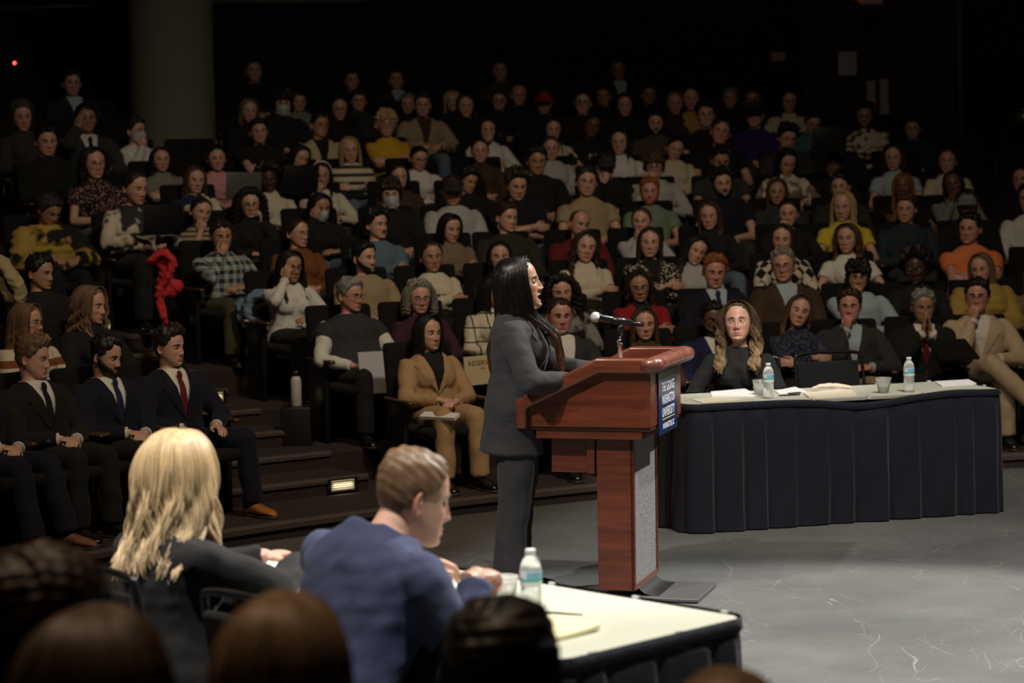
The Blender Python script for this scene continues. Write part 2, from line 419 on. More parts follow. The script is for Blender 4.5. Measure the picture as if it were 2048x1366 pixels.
# ---- hair
def hairline(a, kind):
    a = np.abs(a)
    if kind == 'm': return np.interp(a, [0, .35, .62, .85, 1.15, 1.45, 1.72, 1.95, 2.3, PI], [.078, .078, .066, .050, .012, .0, .022, -.03, -.062, -.068])
    if kind == 'bald': return np.interp(a, [0, 1.0, 1.3, 1.5, 1.75, 1.95, 2.3, PI], [.2, .2, .03, .0, .02, -.03, -.06, -.066])
    if kind == 'bang': return np.interp(a, [0, .6, .9, 1.2, 1.5, 1.9, 2.3, PI], [.030, .034, .02, -.03, -.05, -.07, -.08, -.085])
    return np.interp(a, [0, .3, .6, .85, 1.1, 1.4, 1.7, 2.3, PI], [.088, .083, .070, .052, .022, .000, -.03, -.065, -.075])
def shell(mb, kind, top, side, noise=0., seed=0, n=44, m=64, back=0., tcol=.0, swirl=0):
    V, lon = head_grid(n, m); r = np.random.RandomState(seed)
    lo = np.arctan2(V[..., 0], -(V[..., 1]-.01)); z = V[..., 2]
    hl = hairline(lo, kind)
    nz = np.zeros_like(z)
    for k in range(8):
        w = r.normal(size=3)*{0: 60}.get(k, 130); nz += np.sin(V@w+r.uniform(0, 6))
    nz /= 2.8
    k = np.clip((z-hl+.004*nz)/.012, 0, 1); k = k*k*(3-2*k)
    th = side+(top-side)*np.clip((z-.01)/.08, 0, 1)+back*np.clip(-np.cos(lo), 0, 1)
    th = th*(1+noise*nz)
    if swirl: th += swirl*np.clip((z-.05)/.04, 0, 1)*np.clip(np.cos(lo), 0, 1)*(1+.4*np.sin(V[..., 0]*90+1))
    off = -.006*(1-k)+(th)*k
    ctr = np.array([0, .008, -.01]); D = V-ctr; D[..., 2] *= .9; D /= np.linalg.norm(D, axis=-1, keepdims=True)
    P = V+D*off[..., None]
    c = np.zeros((n*m, 3)); c[:, 0] = tcol; c[:, 1] = np.clip(.5+.25*nz[::-1].reshape(-1), 0, 1)
    loft(mb, P[::-1], True, (tcol, .5, 0), 0); mb.c[-1][:n*m] = c
    return mb
def curtain(mb, L0, N0=110, rs=.0045, vol=0., wave=0., wl=.07, seed=1, a0=.95, sides=5, jit=.02, split=1.65, front=.125, back=.115, tip=.35, M=22, narrow=1., tipr=.3, part=0., curl=0., shoulder=.18):
    r = np.random.RandomState(seed)
    a = r.uniform(a0, PI, N0)*np.where(r.rand(N0) < .5, -1, 1); dep = r.rand(N0)**.6
    s = np.sign(a); aa = np.abs(a); Ln = L0*(1-.18*r.rand(N0))+jit*r.randn(N0)*.5
    Ln = np.maximum(Ln, .06)
    ry0 = np.interp(aa, [a0, PI], [-.058, .045]); root = np.stack([part+s*.002, ry0, .1165-.0*aa], 1)
    off = .004+vol*(.3+.7*dep)+.010*dep
    zd = -.015
    dx = (.079+off)*np.sin(aa)*s; dy = .010-(.098+off)*np.cos(aa)
    dx = np.where(aa < 1.3, s*np.maximum(np.abs(dx), .070+off*.8), dx)
    tt = np.linspace(0, 1, M)
    P = np.zeros((N0, M, 3)); nh = int(M*.42)
    th = np.linspace(0, 1, nh)
    for j in range(M):
        if j < nh:
            t = th[j]; hf = np.sin(t*PI/2)**.92; vf = np.cos(t*PI/2)**.9
            P[:, j, 0] = root[:, 0]+(dx-root[:, 0])*hf; P[:, j, 1] = root[:, 1]+(dy-root[:, 1])*hf
            P[:, j, 2] = zd+(root[:, 2]+np.minimum(off*.7, .009)-zd)*vf
        else:
            t = (j-nh+1)/(M-nh)
            z = zd-(Ln+zd)*t
            q = np.clip((-z-.125)/(shoulder-.02), 0, 1); q = q*q*(3-2*q)
            fr = aa < split
            ty = np.where(fr, -front-.01*dep, back+.012*dep); tx = dx*narrow*np.where(fr, .95, .9); tx = np.where(fr, s*np.maximum(np.abs(tx), .05), tx)
            P[:, j, 0] = dx+(tx-dx)*q; P[:, j, 1] = dy+(ty-dy)*q; P[:, j, 2] = z
    ar = np.linspace(0, 1, M)[None]*(Ln[:, None]+.18)
    ph = r.uniform(0, 6, N0)[:, None]; grp = np.floor(a*4)[:, None]
    am = wave*np.clip((ar-.12)/.12, 0, 1)
    P[..., 0] += am*np.sin(2*PI*ar/wl+grp*1.7+ph*.25)+curl*np.sin(2*PI*ar/.03+ph*3)*np.clip(ar/.05, 0, 1)
    P[..., 1] += am*np.cos(2*PI*ar/wl+grp*2.3+ph*.25)+curl*np.cos(2*PI*ar/.03+ph*3)*np.clip(ar/.05, 0, 1)
    P[..., :2] += (r.randn(N0, 1, 2)*.004)*np.linspace(0, 1, M)[None, :, None]
    rad = rs*(.7+.6*r.rand(N0))[:, None]*np.interp(np.linspace(0, 1, M), [0, .1, .75, 1], [.5, 1, 1, tipr])[None]
    # vectorised tubes
    Tn = np.gradient(P, axis=1); Tn /= np.linalg.norm(Tn, axis=2, keepdims=True)+1e-9
    ref = np.stack([np.cos(a), np.sin(a), np.zeros(N0)], 1)[:, None]
    A = np.cross(Tn, np.broadcast_to(ref, Tn.shape)+1e-3); A /= np.linalg.norm(A, axis=2, keepdims=True)+1e-9
    B = np.cross(Tn, A); g_ = np.arange(sides)*2*PI/sides
    V = P[:, :, None]+rad[:, :, None, None]*(np.cos(g_)[None, None, :, None]*A[:, :, None]+np.sin(g_)[None, None, :, None]*B[:, :, None])
    q = grid_q(M, sides); q = (q[None]+(np.arange(N0)*M*sides)[:, None, None]).reshape(-1, 4)
    c = np.zeros((N0, M, sides, 3)); c[..., 0] = (np.clip((np.linspace(0, 1, M)-tip)/(1-tip), 0, 1)**1.2)[None, :, None]*(.7+.6*r.rand(N0))[:, None, None]
    c[..., 1] = (.2+.6*r.rand(N0))[:, None, None]
    mb.add(V.reshape(-1, 3), q, None, c.reshape(-1, 3)); return mb
_hair = {}
def hair_mesh(style, seed=0):
    k = (style, seed)
    if k in _hair: return _hair[k]
    mb = MB()
    if style == 'short': shell(mb, 'm', .022, .009, .35, seed, swirl=.006)
    elif style == 'crew': shell(mb, 'm', .010, .004, .25, seed)
    elif style == 'swept': shell(mb, 'm', .030, .010, .3, seed, swirl=.016)
    elif style == 'mop': shell(mb, 'bang', .034, .022, .45, seed, 52, 76)
    elif style == 'curly': shell(mb, 'm', .038, .020, .38, seed, 60, 90)
    elif style == 'bald': shell(mb, 'bald', .004, .009, .3, seed)
    elif style == 'slick': shell(mb, 'f', .010, .008, .05, seed)
    elif style == 'bun':
        shell(mb, 'f', .010, .008, .08, seed); sphere(mb, (0, .095, .065), (.036, .03, .034), col=(0, .5, 0))
    elif style == 'pony':
        shell(mb, 'f', .011, .009, .08, seed)
        for k2 in range(9):
            j = rng.randn(3)*.006; tube(mb, spline([(0, .10, .05), (j[0], .14, .04), (j[0]*2, .15+j[1], -.06), (j[2]*3, .125+j[1], -.18-.02*k2*.3)], 14), np.interp(np.linspace(0, 1, 14), [0, .2, .7, 1], [.006, .014, .012, .002]), 6, True, (.3, .5, 0))
    elif style in ('long', 'wavy', 'bob', 'xlong', 'shoulder'):
        shell(mb, 'f', .010, .010, .06, seed)
        Lh = {'long': .30, 'wavy': .30, 'bob': .14, 'xlong': .40, 'shoulder': .21}[style]
        curtain(mb, Lh, 240, .0045, .008 if style != 'wavy' else .02, {'wavy': .011}.get(style, .003), .085, seed, .92 if seed % 2 else 1.05)
    elif style == 'bigcurl':
        shell(mb, 'f', .028, .03, .35, seed, 56, 80)
        curtain(mb, .25, 260, .004, .055, .012, .05, seed, .9, curl=.005, narrow=1.0, M=44)
    elif style == 'midcurl':
        shell(mb, 'f', .026, .026, .5, seed, 60, 84)
        curtain(mb, .13, 220, .0045, .035, .008, .045, seed, 1.0, curl=.005, M=36)
    elif style == 'afro': shell(mb, 'f', .055, .045, .35, seed, 60, 90)
    elif style == 'roundcurl': shell(mb, 'm', .036, .030, .12, seed, 90, 130); curtain(mb, .10, 420, .0035, .022, .004, .03, seed, .9, curl=.006, M=26, split=0.5, back=.09)
    _hair[k] = mb.mesh('hair'); return _hair[k]
def beard_mesh(full=1.0, th=.009):
    n, m = 50, 90; V, lon = head_grid(n, m, 1.05); x, y, z = V[..., 0], V[..., 1], V[..., 2]
    a = np.broadcast_to(np.minimum(lon, 2*PI-lon), x.shape)
    top = np.interp(a, [0, .2, .45, .8, 1.2, 1.5], [-.088, -.088, -.062, -.05, -.02, .01])
    k = np.clip((top-z)/.008, 0, 1)*(a < 1.55)
    k = np.maximum(k, np.clip(1.6*g(x, .027)*g(z+.056, .0062)-.25, 0, 1))
    k = k*(1-.9*np.clip(1.6*g(x, .02)*g(z+.073, .0095)-.3, 0, 1))
    nz = np.sin(x*900)*np.sin(z*800+x*300)*.15
    off = -.008+(.008+th*(1+nz)+.006)*np.clip(k, 0, 1)
    D = V-np.array([0, .0, -.02]); D /= np.linalg.norm(D, axis=-1, keepdims=True)
    mb = MB(); loft(mb, (V+D*off[..., None])[::-1], True, (0, .5, 0)); return mb
_ac = {}
def acc_mesh(kind):
    if kind in _ac: return _ac[kind]
    mb = MB()
    if kind == 'beard': mb = beard_mesh()
    elif kind == 'stubble': mb = beard_mesh(th=.002)
    elif kind == 'moustache':
        P = np.array([[x, float(face_y(x, -.057))-.0065, -.0575-abs(x)*.12] for x in np.linspace(-.024, .024, 11)]); tube(mb, P, .0045*np.array([.3, .8, 1, 1, 1, .8, 1, 1, 1, .8, .3]), 8, True, (0, .5, 0))
    elif kind in ('glasses', 'roundglasses'):
        for s in (-1, 1):
            t = np.linspace(0, 2*PI, 25)[:-1]; w, h, e = (.0225, .017, 3.2) if kind == 'glasses' else (.021, .020, 2.0)
            X = s*.032+w*np.sign(np.cos(t))*np.abs(np.cos(t))**(2/e); Z = -.002+h*np.sign(np.sin(t))*np.abs(np.sin(t))**(2/e)
            Y = -.0985+.10*(np.abs(X)-.01)**2*8
            P = np.stack([X, Y, Z], 1); Q = P[[*range(24), 0]]
            r_ = .0017; ctr = P.mean(0); D = (P-ctr); D /= np.linalg.norm(D, axis=1, keepdims=True)
            rg = np.stack([P+r_*(D*np.cos(a)+np.array([0, 1, 0])*np.sin(a)) for a in np.arange(6)*PI/3], 0)
            rg = np.concatenate([rg, rg[:1]]); mb.add(rg.reshape(-1, 3), grid_q(7, 24)[:, ::-1])
            tube(mb, [(s*.0535, -.092, .004), (s*.074, -.075, .004), (s*.079, .0, .006), (s*.076, .022, -.008)], .0016, 6)
        tube(mb, [(-.0095, -.099, .003), (0, -.102, .005), (.0095, -.099, .003)], .0014, 6)
    elif kind == 'mask':
        n, m = 40, 40; xs = np.linspace(-.066, .066, m); zs = np.linspace(-.112, -.012, n); X, Z = np.meshgrid(xs, zs)
        edge = np.sqrt(np.clip(1-(np.abs(X)/.068)**2.5, 0, 1)); Zc = -.062+(Z+.062)*(.35+.65*edge)
        Y = face_y(X*.98, np.clip(Zc, -.10, 0))-.004-.030*g(X, .035)*g(Zc+.05, .05)
        v = np.stack([X, Y, Zc], -1).reshape(-1, 3); mb.add(v, grid_q(n, m, False)); v2 = v.copy(); v2[:, 1] += .003; mb.add(v2, grid_q(n, m, False)[:, ::-1])
        for s in (-1, 1):
            tube(mb, [(s*.064, -.04, -.03), (s*.078, .0, -.012), (s*.08, .03, -.02), (s*.066, -.02, -.085)], .0012, 5)
    elif kind == 'band':
        t = np.linspace(-.1, PI+.1, 28); P = np.stack([.088*np.cos(t), np.full(28, -.025)-.01*np.sin(t), .015+.112*np.sin(t)], 1)
        tube(mb, P, .012, 8, flat=.45)
    elif kind == 'beanie': shell(mb, 'm', .024, .020, .08, 3); V = mb.v[-1]
    elif kind == 'cap':
        n, m = 18, 40; u = np.linspace(0.05, 1.42, n); t = np.arange(m)*2*PI/m
        rx, ry, rz = .094, .113, .098
        P = np.stack([rx*np.sin(u)[:, None]*np.cos(t), .008+ry*np.sin(u)[:, None]*np.sin(t), np.broadcast_to(.038+rz*np.cos(u)[:, None], (n, m))], -1)
        loft(mb, P[::-1], True)
        ta = np.linspace(-1.05, 1.05, 16); k = np.linspace(0, 1, 8)[:, None]
        X = (rx*1.0)*np.sin(ta)*(1+.02*k); Yb = .008-ry*np.cos(ta); Y = Yb-k*.075*np.cos(ta*1.25)**.8; Z = .052-.022*k-.35*(X**2)*6*(.3+k)
        v = np.stack([X*np.ones_like(k), Y, Z], -1).reshape(-1, 3); mb.add(v, grid_q(8, 16, False)); v2 = v.copy(); v2[:, 2] -= .004; mb.add(v2, grid_q(8, 16, False)[:, ::-1])
        sphere(mb, (0, .008, .137), .006)
    elif kind == 'earring':
        for s in (-1, 1):
            sphere(mb, (s*.083, .004, -.046), .0045, n=8, m=10)
    _ac[kind] = mb.mesh(kind); return _ac[kind]

# ---- hands: wrist at origin, fingers towards +x, back of hand +z, thumb towards +y
_hands = {}
def hand_mb(curl=.5, vox=.0048, spread=.1, thumb=.5, key=None):
    k = (round(curl, 2), vox, spread, thumb)
    if k in _hands: return _hands[k]
    mb = MB()
    sphere(mb, (.048, 0, 0), (.052, .038, .0145)); tube(mb, [(-.05, 0, 0), (-.02, 0, 0), (.012, 0, 0)], [.026, .0255, .027], 14, flat=.74, round_ends=False)
    sphere(mb, (.03, .024, -.006), (.034, .018, .015))
    for i, (y0, ln, rr) in enumerate(((.028, .070, .0092), (.0095, .079, .0095), (-.0095, .074, .0090), (-.0275, .058, .0080))):
        a = spread*(1.5-i)*.6; seg = [ln*.46, ln*.30, ln*.24]; p = np.array([.086-(.008 if i == 3 else 0), y0, .001]); P = [p-np.array([.02, 0, 0]), p]; ang = .15*curl
        cc = curl*(1+.12*i)
        for j, s_ in enumerate(seg):
            ang += cc*(.75, 1.0, .7)[j]
            p = p+s_*np.array([math.cos(ang)*math.cos(a), math.cos(ang)*math.sin(a), -math.sin(ang)]); P.append(p)
        tube(mb, P, [rr, rr*1.02, rr, rr*.93, rr*.78], 10, round_ends=True)
    b = np.array([.018, .030, -.004]); d1 = np.array([.72, .62, -.30*thumb-.1]); d1 /= np.linalg.norm(d1); d2 = np.array([.9, .25-.5*thumb, -.4*thumb]); d2 /= np.linalg.norm(d2)
    tube(mb, [b, b+d1*.040, b+d1*.040+d2*.030, b+d1*.040+d2*.052], [.0125, .0105, .0098, .0078], 10, round_ends=True)
    o = rem(mb, vox, 2, .4); _hands[k] = o; return o
def place_hand(W, fdir, back, side, curl=.5, **kw):
    """W wrist, fdir finger direction, back = back-of-hand normal, side +1 = person's left hand"""
    x = np.array(fdir, float); x /= np.linalg.norm(x); z = np.array(back, float); z -= x*np.dot(z, x); z /= np.linalg.norm(z)
    y = np.cross(z, x)
    M = np.eye(4); M[:3, 0] = x; M[:3, 1] = y; M[:3, 2] = z; M[:3, 3] = W
    h = hand_mb(curl, **kw)
    if side > 0:    # left hand: with back up and fingers forward the thumb is on the person's right
        v, q, t, c, a, b = h.arr(); v = v*np.array([1, -1, 1]); o = MB(); o.add(v, q[:, ::-1]); h = o
    o = MB(); o.join(h, M); return o
# NOTE fingers +x, back +z => y = z cross x ; for a hand seen from its back with fingers up, +y is its left => right hand keeps +y thumb

# ---- torso description
TORSO = {
 'm': dict(z=[-.13, -.07, .02, .10, .19, .28, .36, .42, .455, .485], rx=[.10, .165, .178, .168, .167, .182, .195, .178, .120, .070], ry=[.09, .118, .122, .112, .108, .118, .120, .098, .078, .062], yc=[-.02, 0, 0, 0, 0, 0, .002, .010, .014, .012],
      sh=(.188, .012, .385), ur=(.053, .045), fr=(.043, .030), UL=.285, FL=.255, neck=.056, hd=.622, nb=.462),
 'f': dict(z=[-.13, -.07, .02, .10, .18, .26, .335, .39, .425, .455], rx=[.10, .168, .186, .160, .142, .152, .162, .148, .102, .060], ry=[.09, .118, .122, .105, .096, .108, .108, .088, .070, .054], yc=[-.02, 0, 0, 0, 0, -.002, .0, .008, .012, .010],
      sh=(.160, .010, .358), ur=(.045, .038), fr=(.036, .025), UL=.265, FL=.240, neck=.047, hd=.585, nb=.432)}
def torso_rings(sex, off=0., belly=0., m=36, zmax=9, zmin=-9):
    t = TORSO[sex]; zz = np.linspace(t['z'][0], t['z'][-1], 26)
    rx = _sm(t['z'], t['rx'], zz)+off; ry = _sm(t['z'], t['ry'], zz)+off; yc = _sm(t['z'], t['yc'], zz)
    b = belly*g(zz-.10, .12); ry = ry+b*.5; yc = yc-b*.5; rx = rx+b*.35
    return np.array([ring((0, yc[i], zz[i]), rx[i], ry[i], m, 2.35) for i in range(len(zz)) if zmin <= zz[i] <= zmax])
def torso_front(sex, x, z, off=0., belly=0.):
    t = TORSO[sex]; rx = np.interp(z, t['z'], t['rx'])+off; ry = np.interp(z, t['z'], t['ry'])+off; yc = np.interp(z, t['z'], t['yc'])
    b = belly*g(z-.10, .12); ry = ry+b*.5; yc = yc-b*.5; rx += b*.35
    y = yc-ry*np.clip(1-np.abs(x/rx)**2.35, 0.01, 1)**(1/2.35)
    if sex == 'f': y = y-.030*(g(x-.066, .052)+g(x+.066, .052))*g(z-.275, .06)
    return y
def torso_M(pel, lean, twist=0., bend=0.):
    """lean >0 leans back"""
    return T(*pel) @ R(twist, 'Z') @ R(bend, 'Y') @ R(-lean, 'X')
def ik(S, W, L1, L2, hint):
    S = np.array(S, float); W = np.array(W, float); d = W-S; D = np.linalg.norm(d)
    if D > (L1+L2)*.995: W = S+d/D*(L1+L2)*.995; d = W-S; D = np.linalg.norm(d)
    if D < abs(L1-L2)+.03: D = abs(L1-L2)+.03
    u = d/np.linalg.norm(d); a = (L1*L1-L2*L2+D*D)/(2*D); h = math.sqrt(max(L1*L1-a*a, 1e-6))
    hv = np.array(hint, float); hv -= u*np.dot(hv, u); hv /= np.linalg.norm(hv)+1e-9
    E = S+u*a+hv*h; f = W-E; W2 = E+f/np.linalg.norm(f)*L2
    return E, W2
# pose: lean, legs, and per arm (side +1 = person's left): wrist target, elbow hint, finger dir, back dir, curl
PEL = (0, 0, .44)
def A_(w, h, f, b, c=.5): return (w, h, f, b, c)
POSES = {
 'lap':   dict(lean=.16, L=A_((.050, -.250, .575), (1, .3, -.6), (-.85, -.6, -.1), (.1, -.3, 1), .55), R=A_((-.055, -.235, .590), (-1, .3, -.6), (.85, -.6, -.15), (-.1, -.3, 1), .55)),
 'thigh': dict(lean=.12, L=A_((.120, -.260, .565), (1, .3, -.5), (-.2, -1, -.1), (.2, 0, 1), .35), R=A_((-.125, -.270, .565), (-1, .3, -.5), (.3, -1, -.1), (-.2, 0, 1), .45)),
 'cross': dict(lean=.15, L=A_((-.075, -.215, .660), (1, -.4, -.8), (-1, .1, .15), (0, -1, .3), .25), R=A_((.075, -.240, .700), (-1, -.4, -.8), (1, .25, -.1), (0, -1, .2), .25)),
 'chin':  dict(lean=.04, tob=True, L=A_((.095, -.225, .620), (1, .2, -.5), (-1, -.1, 0), (0, -.6, 1), .4), R=A_(('head', (-.02, -.10, -.165)), (-.6, -.7, -1), (.15, -.1, 1), (-.5, -.8, .1), 1.15)),
 'cheek': dict(lean=.06, L=A_(('head', (.085, -.055, -.150)), (.5, -.8, -1), (-.05, -.05, 1), (.9, -.3, 0), 1.0), R=A_((-.07, -.25, .600), (-1, .2, -.5), (1, -.3, 0), (0, -.4, 1), .4)),
 'mouth': dict(lean=.02, L=A_((.085, -.225, .630), (1, .2, -.5), (-1, -.1, 0), (0, -.6, 1), .4), R=A_(('head', (-.045, -.150, -.135)), (-.7, -.5, -1), (.45, .10, .9), (-.3, -1, .1), .95)),
 'brow':  dict(lean=.0, L=A_((.085, -.225, .620), (1, .2, -.5), (-1, -.1, 0), (0, -.6, 1), .4), R=A_(('head', (-.098, -.105, -.085)), (-.8, -.5, -1), (.22, .05, .95), (-.75, -.65, .1), .45)),
 'pray':  dict(lean=.03, L=A_(('head', (.030, -.165, -.170)), (.9, -.1, -.8), (-.12, .10, 1), (1, -.1, .15), .08), R=A_(('head', (-.030, -.165, -.170)), (-.9, -.1, -.8), (.12, .10, 1), (-1, -.1, .15), .08)),
 'write': dict(lean=-.02, L=A_((.11, -.330, .640), (1, .2, -.6), (-.6, -.8, -.1), (.1, -.2, 1), .6), R=A_((-.10, -.330, .650), (-1, .2, -.6), (.5, -.9, -.2), (-.2, -.2, 1), .85)),
 'drink': dict(lean=.10, L=A_((.10, -.27, .640), (1, .1, -.7), (-.8, -.5, .2), (0, -.8, .6), .8), R=A_(('head', (-.045, -.155, -.115)), (-1, -.2, -.7), (.5, -.1, .6), (-.9, -.6, .3), .95)),
 'phone': dict(lean=.10, L=A_((.05, -.31, .70), (1, .1, -.7), (-.3, -.6, .8), (-.1, 1, .5), .8), R=A_((-.07, -.25, .59), (-1, .2, -.5), (1, -.4, 0), (0, -.3, 1), .5)),
 'stand': dict(lean=.0, stand=True, L=A_((.20, -.03, .84), (.3, 1, 0), (0, -.2, -1), (1, 0, 0), .4), R=A_((-.20, -.03, .84), (-.3, 1, 0), (0, -.2, -1), (-1, 0, 0), .4)),
 'standcross': dict(lean=.03, stand=True, L=A_((-.075, -.20, 1.16), (1, -.2, -.8), (-1, .1, .15), (0, -1, .3), .25), R=A_((.075, -.22, 1.19), (-1, -.2, -.8), (1, .25, -.1), (0, -1, .2), .25)),
}
def mirror_pose(p):
    f = lambda a: (((a[0][0], (-a[0][1][0], a[0][1][1], a[0][1][2])) if a[0][0] == 'head' else (-a[0][0], a[0][1], a[0][2])),)+tuple((-v[0], v[1], v[2]) for v in a[1:4])+(a[4],)
    q = dict(p); q['L'] = f(p['R']); q['R'] = f(p['L']); return q
for _k in list(POSES): POSES[_k+'_m'] = mirror_pose(POSES[_k])
def head_M(hc, yaw=0, pitch=0, roll=0):
    return T(*hc) @ T(0, .02, -.09) @ R(yaw, 'Z') @ R(pitch, 'X') @ R(roll, 'Y') @ T(0, -.02, .09)
def skel(sex, pose, over=None):
    p = dict(POSES[pose]); p.update(over or {})
    t = TORSO[sex]; pel = p.get('pel', (0, 0, .93 if sex == 'm' else .88) if p.get('stand') else PEL)
    M = torso_M(pel, p['lean'], p.get('twist', 0), p.get('bend', 0))
    s = dict(M=M, pel=pel, p=p, t=t, sex=sex); hc = np.array(xf(M, [(0, -.012+p['lean']*.03-p.get('hfwd', 0), t['hd']-p.get('hdo', 0))])[0]); hc[1] -= p['lean']*.06
    s['head'] = hc
    for side, nm in ((1, 'L'), (-1, 'R')):
        w, h, f, b, c = p[nm]; sh = xf(M, [(side*t['sh'][0], t['sh'][1], t['sh'][2])])[0]
        hy, hp, hr = p.get('hrot', (0, 0, 0))
        if w[0] == 'head':
            HM = head_M(hc, hy, hp, hr); w = xf(HM, [w[1]])[0]; Q = R(hy, 'Z') @ R(hp, 'X') @ R(hr, 'Y'); f = xf(Q, [f])[0]; b = xf(Q, [b])[0]
        E, W = ik(sh, w, t['UL'], t['FL'], h); s[nm] = (sh, E, W, f, b, c)
    return s
_pc = {}
def skin_parts(sex, pose, over=None, key=None, vox=.0095, hv=.0052):
    k = ('skin', sex, pose, key)
    if k in _pc: return _pc[k]
    s = skel(sex, pose, over); t = s['t']; mb = MB()
    rg = torso_rings(sex, -.012, zmin=.12); rg = np.array([xf(s['M'], r) for r in rg]); loft(mb, rg)
    nb = xf(s['M'], [(0, .014, t['nb']-.05)])[0]; hd = s['head']+np.array([0, .022, -.045])
    P = np.linspace(nb, hd, 6); tube(mb, P, np.array([1.25, 1.08, 1, .98, 1, 1.0])*t['neck'], 20)
    for nm in 'LR':
        sh, E, W = s[nm][:3]; inn = sh*.8+np.array([0, 0, .0])
        A = np.linspace(sh, E, 7); tube(mb, A, np.interp(np.linspace(0, 1, 7), [0, .35, 1], [t['ur'][0]*.8, t['ur'][0]*.82, t['ur'][1]*.86]), 16, round_ends=True)
        B = np.linspace(E, W, 8); tube(mb, B, np.interp(np.linspace(0, 1, 8), [0, .25, 1], [t['fr'][0]*.9, t['fr'][0], t['fr'][1]*.9]), 16, round_ends=True)
    o = rem(mb, vox, 3)
    for nm, side in (('L', 1), ('R', -1)):
        sh, E, W, f, b, c = s[nm]; sc = .95 if sex == 'm' else .86
        h = place_hand((0, 0, 0), f, b, side, c, vox=hv); o.join(h, T(*W) @ S3(sc, sc, sc))
    _pc[k] = (o, s); return _pc[k]
def top_mb(kind, sex, pose, belly=0., over=None, key=None, vox=.012, seed=0):
    """tee / sweater / jacket / shirt / vest / hoodie / turtleneck"""
    k = ('top', kind, sex, pose, belly, key, seed)
    if k in _pc: return _pc[k]
    s = skel(sex, pose, over); t = s['t']; M = s['M']
    off = {'tee': .006, 'sweater': .014, 'jacket': .020, 'shirt': .008, 'under': .003, 'vest': .018, 'hoodie': .018, 'turtleneck': .011, 'puffer': .045, 'polo': .007}[kind]
    sl = {'tee': .55, 'polo': .6, 'vest': .12, 'under': .1}.get(kind, 2.0)
    mb = MB(); tub = torso_rings(sex, off, belly)
    sk = (over or {}).get('skirt', 0)
    if sk:
        ex = []
        for kk in (1., .75, .5, .25): 
            r_ = tub[3].copy(); f_ = 1+.10*kk; r_[:, 0] *= f_; r_[:, 1] *= f_*1.02; r_[:, 2] = -.10-sk*kk; ex.append(r_)
        tub = np.concatenate([np.array(ex), tub[3:]])
    loft(mb, np.array([xf(M, r) for r in tub]))
    if sex == 'f':
        for sx in (-1, 1): sphere(mb, xf(M, [(sx*.064, -.072, .272)])[0], (.066+off, .062+off, .066+off))
    for nm in 'LR':
        sd = 1 if nm == 'L' else -1
        sh, E, W = s[nm][:3]; neck = xf(M, [(0, .012, t['nb']-.035)])[0]
        A = np.linspace(sh, E, 9); k2 = np.linspace(0, 1, 9); ra = np.interp(k2, [0, .3, 1], [t['ur'][0]+.004, t['ur'][0]+.002, t['ur'][1]])+off*.9
        tube(mb, np.linspace(sh*.45+neck*.55-np.array([0, 0, .012]), sh, 5), np.linspace(.045, t['ur'][0]+off*.6, 5), 18, round_ends=True)
        if sl < 1:
            n = max(3, int(9*sl)); flare = .006 if kind in ('tee', 'polo') else 0
            if kind != 'under': tube(mb, A[:n+1], ra[:n+1]+flare, 18)
            else: pass
        else:
            tube(mb, A, ra, 18, round_ends=True)
            e = W-(W-E)*(.05 if kind != 'jacket' else .10); B = np.linspace(E, e, 9)
            rb = np.interp(np.linspace(0, 1, 9), [0, .2, .9, 1], [t['fr'][0]+.004, t['fr'][0]+.003, t['fr'][1]+.002, t['fr'][1]+(.001 if kind not in ('jacket', 'shirt') else .006)])+off*.8
            tube(mb, B, rb, 18)
    if kind == 'turtleneck':
        tube(mb, np.linspace(xf(M, [(0, .014, t['nb']-.05)])[0], s['head']+np.array([0, .018, -.098]), 5), t['neck']+np.array([.03, .014, .011, .011, .012]), 20)
    if kind in ('sweater', 'tee', 'hoodie', 'polo', 'puffer'):
        z0 = t['nb']-.012; rr = t['neck']+.018; P = [xf(M, [(rr*math.cos(a)*1.05, .016+rr*math.sin(a)*.95, z0+.022*math.sin(a))])[0] for a in np.arange(21)*2*PI/20]
        tube(mb, P, .011 if kind in ('sweater', 'tee') else .019, 8)
        if kind == 'hoodie' or kind == 'puffer':
            sphere(mb, xf(M, [(0, .105, t['nb']-.05)])[0], (.10, .05, .065))
    o = rem(mb, vox, 3)
    if not s['p'].get('stand'): pass
    o = wrinkle(o, .0028 if kind not in ('turtleneck',) else .0015, .11, seed)
    if vox < .011: o = wrinkle(o, .0026, .19, seed+3)
    if kind == 'puffer':
        v, q, t_, c, _, _ = o.arr(); v = v+0; zz = v[:, 2:3]; ctr = np.array([0, 0, .0]); r_ = v-np.array([[s['pel'][0], s['pel'][1], 0]])*1; r_[:, 2] = 0
        r_ /= np.linalg.norm(r_, axis=1, keepdims=True)+1e-6; v = v+r_*(.010*np.abs(np.sin(zz*PI/.075))); o = MB(); o.add(v, q)
    if kind == 'jacket': o = vcut(o, s, M, belly)
    _pc[k] = o; return o
